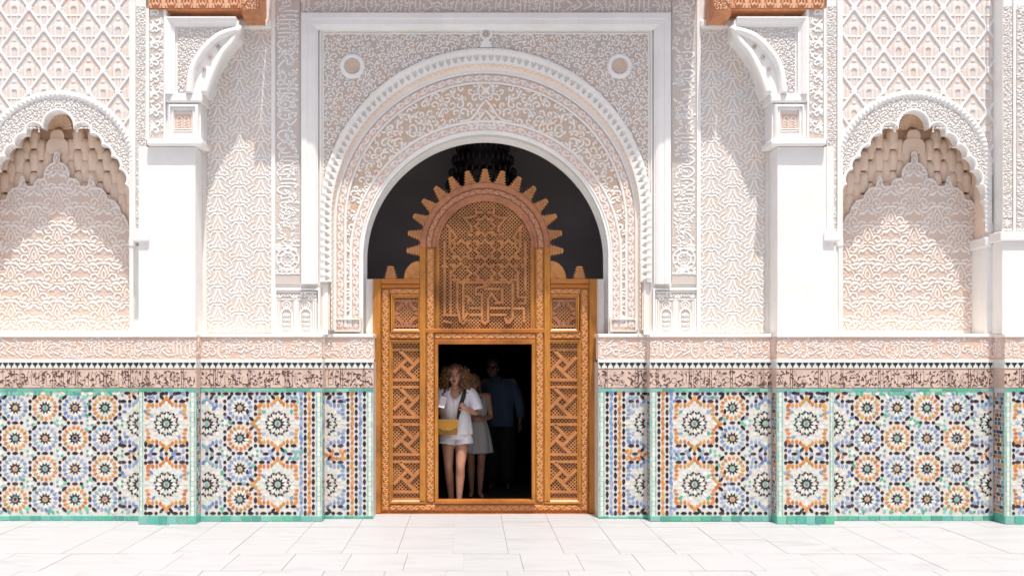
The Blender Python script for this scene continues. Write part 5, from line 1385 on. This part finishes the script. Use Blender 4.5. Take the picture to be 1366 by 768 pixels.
def hand(m, wrist, dirv, palmn, side, curl=.6, k=1.):
    """palm plus five unequal bent fingers; dirv wrist->knuckles, palmn palm normal, side +1/-1 thumb side"""
    w = Vector(wrist); d = Vector(dirv).normalized(); nrm = Vector(palmn).normalized(); t = d.cross(nrm).normalized()*side
    capsule(m, [w, w+d*.045*k, w+d*.08*k], [.024*k, .028*k, .026*k]); capsule(m, [w+t*.014*k+d*.02, w+t*.018*k+d*.078*k], [.017*k, .016*k]); capsule(m, [w-t*.016*k+d*.02, w-t*.022*k+d*.074*k], [.016*k, .015*k])
    for o, L in ((.030, .066), (.011, .074), (-.009, .069), (-.027, .054)):
        b = w+d*.082*k+t*o*k; a = curl
        p1 = b+(d*math.cos(a)+nrm*math.sin(a))*L*.45*k; p2 = p1+(d*math.cos(a*2)+nrm*math.sin(a*2))*L*.33*k; p3 = p2+(d*math.cos(a*2.8)+nrm*math.sin(a*2.8))*L*.25*k
        capsule(m, [b, p1, p2, p3], [.0098*k, .009*k, .0085*k, .0075*k], 8)
    b = w+d*.03*k+t*.03*k; p1 = b+(d*.6+t*.6+nrm*.35).normalized()*.035*k; p2 = p1+(d*.75+t*.05+nrm*.6).normalized()*.028*k
    capsule(m, [b, p1, p2], [.014*k, .012*k, .009*k], 8)
def figure(name, label, loc, rot, H, J, mats, girth=1., group=None):
    """J: joints in metres for a 1.70 m figure, facing -Y"""
    P = bpy.data.objects.new(name, None); link(P); P.location = loc; P.rotation_euler = (0, 0, rot); P.scale = (H/1.7,)*3
    tag(P, label, 'person')
    m = MB(); g = girth
    hc = Vector(J['head'])
    m.sphere(hc+Vector((0, .012, .02)), .098, 16, 12, (.80, 1.0, 1.06)); m.sphere(hc+Vector((0, -.012, -.045)), .070, 14, 10, (.86, 1.0, 1.1)); m.sphere(hc+Vector((0, -.05, -.092)), .03, 10, 8, (1, .8, .75))
    capsule(m, [hc+Vector((0, -.088, .004)), hc+Vector((0, -.104, -.028))], [.008, .0135], 8)
    for q in (-1, 1):
        m.sphere(hc+Vector((q*.082, .012, -.012)), .026, 10, 8, (.35, .7, 1.2)); m.sphere(hc+Vector((q*.042, -.058, -.035)), .028, 8, 6, (1, .7, .8))
    capsule(m, [hc+Vector((0, .02, -.07)), Vector(J['neck'])+Vector((0, .01, -.02))], [.050*g, .056*g])
    nk, pv = Vector(J['neck']), Vector(J['pelvis']); ch = nk.lerp(pv, .34); ws = nk.lerp(pv, .70)
    m.sphere(ch, .15*g, 16, 12, (1.02, .70, 1.15)); m.sphere(ws, .125*g, 16, 12, (1.0, .74, 1.25)); m.sphere(pv, .155*g, 16, 12, (1.06, .76, .85)); m.sphere(nk.lerp(ch, .4), .12*g, 14, 10, (1.25, .55, .6))
    for q, S in ((-1, 'l'), (1, 'r')):
        sh, el, wr = Vector(J['sh'+S]), Vector(J['el'+S]), Vector(J['wr'+S])
        capsule(m, [nk+Vector((q*.05, 0, -.03)), sh], [.05*g, .052*g]); capsule(m, [sh, sh.lerp(el, .35), el], [.052*g, .045*g, .036*g]); capsule(m, [el, el.lerp(wr, .3), wr], [.037*g, .038*g, .024*g])
        dd = J.get('hd'+S, (wr-el)); hand(m, wr, dd, J.get('pn'+S, (0, -1, 0)), J.get('th'+S, 1), J.get('curl'+S, .6))
        hp, kn, an = Vector(J['hp'+S]), Vector(J['kn'+S]), Vector(J['an'+S])
        capsule(m, [hp, hp.lerp(kn, .4), kn], [.088*g, .078*g, .053*g], 12); capsule(m, [kn, kn.lerp(an, .3)+Vector((0, .018, 0)), an], [.052*g, .055*g, .031*g], 12)
        capsule(m, [an+Vector((0, .015, -.04)), an+Vector((q*.01, -.07, -.055)), an+Vector((q*.02, -.15, -.062))], [.034, .034, .024])
    b = m.obj('body', mats['skin'], P, smooth=True)
    r = b.modifiers.new('remesh', 'REMESH'); r.mode = 'VOXEL'; r.voxel_size = .0085; r.use_smooth_shade = True
    sm = b.modifiers.new('smooth', 'SMOOTH'); sm.iterations = 3; sm.factor = .5
    e = MB(); ed = MB(); br = MB(); lp = MB()
    for q in (-1, 1):
        e.sphere(hc+Vector((q*.033, -.083, .004)), .0095, 10, 8, (1.25, .6, .5)); ed.sphere(hc+Vector((q*.033, -.0905, .004)), .0062, 8, 6); capsule(br, [hc+Vector((q*.018, -.092, .024)), hc+Vector((q*.036, -.090, .030)), hc+Vector((q*.052, -.078, .024))], [.0035, .0045, .003], 6)
    ey = e.obj('eye', M['eye_white'], P, smooth=True); ed.obj('iris', M['eye_dark'], ey, smooth=True); br.obj('eyebrow', mats['hair'], P, smooth=True)
    o = J.get('mouth', .004); lp.sphere(hc+Vector((0, -.089, -.060)), .019, 12, 8, (1., .5, .36+o*30)); l = lp.obj('lips', M['lip'], P, smooth=True)
    if J.get('mouth', 0) > .01:
        i = MB(); i.sphere(hc+Vector((0, -.096, -.060)), .010, 10, 8, (.9, .5, .9)); i.obj('open_mouth', M['eye_dark'], l, smooth=True)
    return P, hc
def garment(name, mat, parent, rows, top=None, n=32, folds=.0, nf=7, seed=0, solid=.006):
    """rows: (z, cx, cy, rx, ry) from top to bottom; top(theta)->dz for the neckline"""
    vs = []; fs = []; r = random.Random(seed); ph = r.uniform(0, 6)
    for k, (z, cx, cy, rx, ry) in enumerate(rows):
        for i in range(n):
            t = 2*math.pi*i/n; f = 1+folds*(k/len(rows))*math.sin(nf*t+ph+.3*k); dz = top(t)*max(0, 1-k/3.) if top else 0
            sc = 1
            vs.append((cx+rx*f*math.cos(t)*sc, cy+ry*f*math.sin(t)*sc, z+dz))
    for k in range(len(rows)-1):
        for i in range(n): j = (i+1) % n; fs.append((k*n+i, (k+1)*n+i, (k+1)*n+j, k*n+j))
    o = mesh_obj(name, vs, fs, mat, parent, smooth=True); s = o.modifiers.new('thick', 'SOLIDIFY'); s.thickness = solid; ss = o.modifiers.new('sub', 'SUBSURF'); ss.levels = ss.render_levels = 1; return o
def sleeve(name, mat, parent, pts, rad, n=16, seed=1):
    P_ = [Vector(p) for p in pts]; r = random.Random(seed); vs = []; fs = []
    for i, p in enumerate(P_):
        d = P_[min(i+1, len(P_)-1)]-P_[max(i-1, 0)]
        for q, v in enumerate(vring(p, d, rad[i], n)): vs.append(p+(v-p)*(1+.07*math.sin(q*2*math.pi/n*5+i*1.3)))
    for k in range(len(P_)-1):
        for i in range(n): j = (i+1) % n; fs.append((k*n+i, k*n+j, (k+1)*n+j, (k+1)*n+i))
    o = mesh_obj(name, vs, fs, mat, parent, smooth=True); s = o.modifiers.new('thick', 'SOLIDIFY'); s.thickness = .005; ss = o.modifiers.new('sub', 'SUBSURF'); ss.levels = ss.render_levels = 1; return o
def hair(parent, hc, mat, kind):
    r = random.Random(6); m = MB()
    if kind == 'curly':
        m.sphere(hc+Vector((0, .045, .045)), .112, 14, 10, (1.02, .9, .95))
        for i in range(560):
            a = r.uniform(0, 2*math.pi); zz = r.uniform(-.20, .115); rr = .092+.050*(1-((zz+.06)/.18)**2)**.5 if abs((zz+.06)/.18) < 1 else .09
            x, y = rr*math.cos(a)*1.15, .04+rr*.85*math.sin(a)
            if y < -.035 and abs(x) < .078 and zz < .070: continue
            c = hc+Vector((x, y, zz)); d = Vector((r.uniform(-.5, .5)+x*3, r.uniform(-.4, .4), -1.2)).normalized(); q = r.uniform(0, 6); pts = [c+d*.026*k+Vector((.015*math.cos(q+k*1.4), .015*math.sin(q+k*1.4), 0)) for k in range(4)]
            capsule(m, pts, [.008, .0095, .008, .004], 5)
    elif kind == 'long':
        m.sphere(hc+Vector((0, .03, .04)), .105, 14, 10, (.92, .95, .98))
        for i in range(110):
            a = r.uniform(-.35, math.pi+.35); x, y = .093*math.cos(a), .03+.09*math.sin(a); c = hc+Vector((x, y, r.uniform(-.02, .08)))
            capsule(m, [c, c+Vector((x*.12, 0, -.09)), c+Vector((x*.2+r.uniform(-.01, .01), .01, -.20))], [.010, .010, .004], 6)
    else:
        m.sphere(hc+Vector((0, .028, .040)), .100, 16, 12, (.86, .95, .98))
        for i in range(140):
            a = r.uniform(0, 6.28); b = r.uniform(.1, 1.2); c = hc+Vector((.084*math.cos(a)*math.sin(b), .03+.094*math.sin(a)*math.sin(b), .04+.096*math.cos(b)))
            if c.y-hc.y < -.055 and c.z-hc.z < .07: continue
            capsule(m, [c, c+Vector((r.uniform(-.01, .01), -.008, .012))], [.010, .005], 5)
    return m.obj('hair', mat, parent, smooth=True)
def person_a():
    Y = .95; J = dict(head=(.0, -.01, 1.545), neck=(0, .01, 1.40), pelvis=(.01, .02, .93), shl=(-.165, .015, 1.375), ell=(-.235, .0, 1.10), wrl=(-.150, -.175, 1.165), shr=(.165, .015, 1.375), elr=(.245, .0, 1.115), wrr=(.145, -.165, 1.165),
        hdl=(.02, -.35, .75), pnl=(.95, -.1, -.1), thl=-1, curll=.9, hdr=(-.55, -.2, .55), pnr=(-.2, .75, -.4), thr=1, curlr=.95,
        hpl=(-.088, .02, .87), knl=(-.075, -.03, .48), anl=(-.05, .06, .09), hpr=(.088, .02, .87), knr=(.070, -.09, .485), anr=(.055, -.10, .09), mouth=.014)
    P, hc = figure('person', 'woman with wild curly hair in white shirt and shorts, mustard handbag at her hip', (X(607, Y), Y, 0), -.06, 1.68, J, dict(skin=M['skin'], hair=M['hair_gold']))
    P.name = 'person'; hair(P, hc, M['hair_gold'], 'curly')
    neck = lambda t: -.17*max(0, math.cos((t+math.pi/2)))**9 + .03*abs(math.cos(t))**3*0
    rows = [(1.415, 0, .012, .088, .066), (1.39, 0, .008, .150, .092), (1.33, 0, .0, .186, .118), (1.22, 0, -.008, .182, .138), (1.10, .0, -.005, .178, .132), (1.0, .01, 0, .182, .128), (.90, .01, .01, .192, .140), (.86, .012, .01, .198, .146)]
    garment('shirt', M['linen'], P, rows, neck, folds=.07, nf=6, seed=2)
    sleeve('sleeve', M['linen'], P, [(-.12, .01, 1.385), (-.185, .01, 1.345), (-.222, .005, 1.24), (-.245, -.005, 1.13)], [.062, .076, .080, .084]); sleeve('sleeve', M['linen'], P, [(.12, .01, 1.385), (.185, .01, 1.345), (.228, .005, 1.25), (.252, -.005, 1.14)], [.062, .076, .080, .088], seed=3)
    # shorts: yoke and two legs
    s = garment('shorts', M['linen'], P, [(.97, .01, .01, .165, .125), (.90, .01, .015, .182, .136), (.84, .01, .015, .190, .140), (.80, .01, .015, .188, .138)], folds=.02, seed=4)
    for q in (-1, 1): sleeve('short_leg', M['linen'], s, [(q*.075+.005, .015, .86), (q*.092+.005, .008, .80), (q*.10+.005, .0, .735)], [.105, .112, .114], seed=5)
    m = MB()
    capsule(m, [(.115, -.03, 1.405), (.100, -.115, 1.33), (.062, -.150, 1.20), (.045, -.165, 1.10), (.035, -.150, 1.02)], [.011]*5, 6); m.obj('necklace_strap', M['strap'], P)
    for q in (-1, 1):
        pass
    # handbag and phone: things of their own
    k = 1.68/1.7; ox, oy = X(607, Y), Y
    Bg = empty('handbag', (0, 0, 0), 'mustard yellow leather handbag hanging at the curly haired woman\'s hip', 'handbag')
    m = MB(); cx, cy, cz = ox-.085, oy-.205, .945
    m.box(cx-.115, cx+.115, cy-.04, cy+.04, cz-.085, cz+.08); m.obj('bag_body', M['yellow'], Bg, bevel=.016, seg=3)
    m = MB(); m.prism([(cx-.118, cz+.088), (cx+.118, cz+.088), (cx+.118, cz+.01), (cx+.03, cz-.03), (cx-.03, cz-.03), (cx-.118, cz+.01)], cy-.056, cy-.042); m.obj('bag_flap', M['yellow'], Bg, bevel=.006)
    m = MB(); m.box(cx-.013, cx+.013, cy-.063, cy-.0565, cz-.03, cz-.008); m.obj('bag_clasp', M['wood'], Bg, bevel=.003)
    m = MB(); capsule(m, [(cx+.112, cy, cz+.07), (ox+.05, oy-.175, 1.10), (ox+.115, oy-.11, 1.30), (ox+.128, oy-.02, 1.415), (ox+.10, oy+.08, 1.38)], [.012]*5, 6); m.obj('bag_strap', M['strap'], Bg)
    Ph = empty('phone', (0, 0, 0), 'pale phone with a red edge held up in the curly haired woman\'s hand', 'phone')
    R_ = Matrix.Rotation(.25, 4, 'Y')@Matrix.Rotation(-.3, 4, 'X')
    c = Vector((ox-.140, oy-.235, 1.235))
    for nm, b, mt in (('phone_body', (-.036, .036, -.005, .005, -.068, .068), 'phone'), ('phone_edge', (-.0375, .0375, -.003, .003, .040, .0695), 'pink')):
        m = MB(); m.box(*b); m.v = [tuple(c+R_@Vector(v)) for v in m.v]; m.obj(nm, M[mt], Ph, bevel=.003)
def person_b():
    Y = 1.75; J = dict(head=(-.05, -.01, 1.545), neck=(-.015, .01, 1.40), pelvis=(.0, .02, .93), shl=(-.16, .015, 1.365), ell=(-.20, .0, 1.09), wrl=(-.04, -.17, 1.08), shr=(.16, .015, 1.365), elr=(.205, .0, 1.09), wrr=(.06, -.17, 1.06),
        hdl=(.8, -.1, 0), pnl=(0, .9, -.3), thl=1, curll=.5, hdr=(-.8, -.1, .05), pnr=(0, .9, -.3), thr=-1, curlr=.5,
        hpl=(-.085, .02, .87), knl=(-.07, -.0, .48), anl=(-.06, .03, .09), hpr=(.085, .02, .87), knr=(.068, -.07, .485), anr=(.05, -.06, .09))
    P, hc = figure('person', 'woman in a pale sleeveless knee length dress, half hidden behind the curly haired woman', (X(635, Y), Y, 0), .05, 1.56, J, dict(skin=M['skin'], hair=M['hair_blond']), .98)
    hair(P, hc, M['hair_blond'], 'long')
    rows = [(1.385, 0, .012, .125, .075), (1.34, 0, .005, .150, .105), (1.25, 0, -.01, .162, .128), (1.10, 0, 0, .142, .112), (1.02, 0, .005, .140, .112), (.93, 0, .015, .178, .140), (.80, .0, .01, .205, .160), (.68, .0, .0, .225, .175), (.60, 0, 0, .24, .185)]
    garment('dress', M['dress'], P, rows, lambda t: -.07*max(0, math.cos(t+math.pi/2))**4, folds=.10, nf=9, seed=7)
    m = MB(); 
    for k in range(34): a = 2*math.pi*k/34; m.sphere((.158*math.cos(a)*1.0, .012+.122*math.sin(a), 1.06), .006, 6, 4)
    m.obj('dress_belt', M['dress'], P)
def person_c():
    Y = 2.5; J = dict(head=(-.085, -.01, 1.555), neck=(-.05, .01, 1.41), pelvis=(.0, .02, .94), shl=(-.205, .015, 1.375), ell=(-.225, .03, 1.09), wrl=(-.18, -.08, .88), shr=(.175, .015, 1.375), elr=(.265, .02, 1.10), wrr=(.275, -.05, .855),
        curll=.35, curlr=.35, pnl=(1, 0, 0), pnr=(-1, 0, 0), thl=1, thr=-1,
        hpl=(-.09, .02, .88), knl=(-.09, -.0, .48), anl=(-.09, .03, .09), hpr=(.09, .02, .88), knr=(.10, -.0, .485), anr=(.11, .0, .09))
    P, hc = figure('person', 'man in sunglasses and a dark blue long sleeved shirt standing furthest back', (X(666, Y), Y, 0), -.12, 1.74, J, dict(skin=M['skin_dark'], hair=M['hair_black']), .98)
    hair(P, hc, M['hair_black'], 'short')
    rows = [(1.43, -.04, .012, .075, .068), (1.405, -.025, .008, .175, .105), (1.34, -.012, .0, .222, .132), (1.22, 0, -.005, .205, .148), (1.05, 0, 0, .190, .142), (.92, 0, .01, .198, .148), (.80, 0, .01, .205, .152)]
    garment('shirt', M['blue_shirt'], P, rows, lambda t: -.03*max(0, math.cos(t+math.pi/2))**6, folds=.05, nf=5, seed=9)
    sleeve('sleeve', M['blue_shirt'], P, [(-.10, .01, 1.375), (-.195, .015, 1.345), (-.235, .03, 1.10), (-.20, -.05, .92)], [.066, .086, .070, .052]); sleeve('sleeve', M['blue_shirt'], P, [(.08, .01, 1.375), (.17, .015, 1.345), (.272, .02, 1.10), (.28, -.035, .90)], [.066, .086, .070, .052])
    garment('shirt_collar', M['blue_shirt'], P, [(1.455, -.055, .012, .070, .066), (1.415, -.05, .012, .086, .078)], lambda t: -.02*max(0, math.cos(t+math.pi/2))**4)
    t_ = garment('trousers', M['trousers'], P, [(.95, 0, .015, .175, .135), (.87, 0, .015, .188, .142), (.80, 0, .015, .186, .14)])
    for q in (-1, 1): sleeve('trouser_leg', M['trousers'], t_, [(q*.088, .015, .88), (q*.095, .005, .62), (q*.10, -.0, .30), (q*.10, .0, .07)], [.128, .114, .096, .092], seed=5)
    g = MB()
    for q in (-1, 1): g.sphere(hc+Vector((q*.034, -.098, .006)), .026, 12, 8, (1.05, .28, .8)); capsule(g, [hc+Vector((q*.058, -.092, .012)), hc+Vector((q*.088, 0, .008))], [.004, .004], 6)
    capsule(g, [hc+Vector((-.012, -.104, .010)), hc+Vector((.012, -.104, .010))], [.004, .004], 6); g.obj('sunglasses', M['glass_dark'], P, smooth=True)
person_a(); person_b(); person_c()
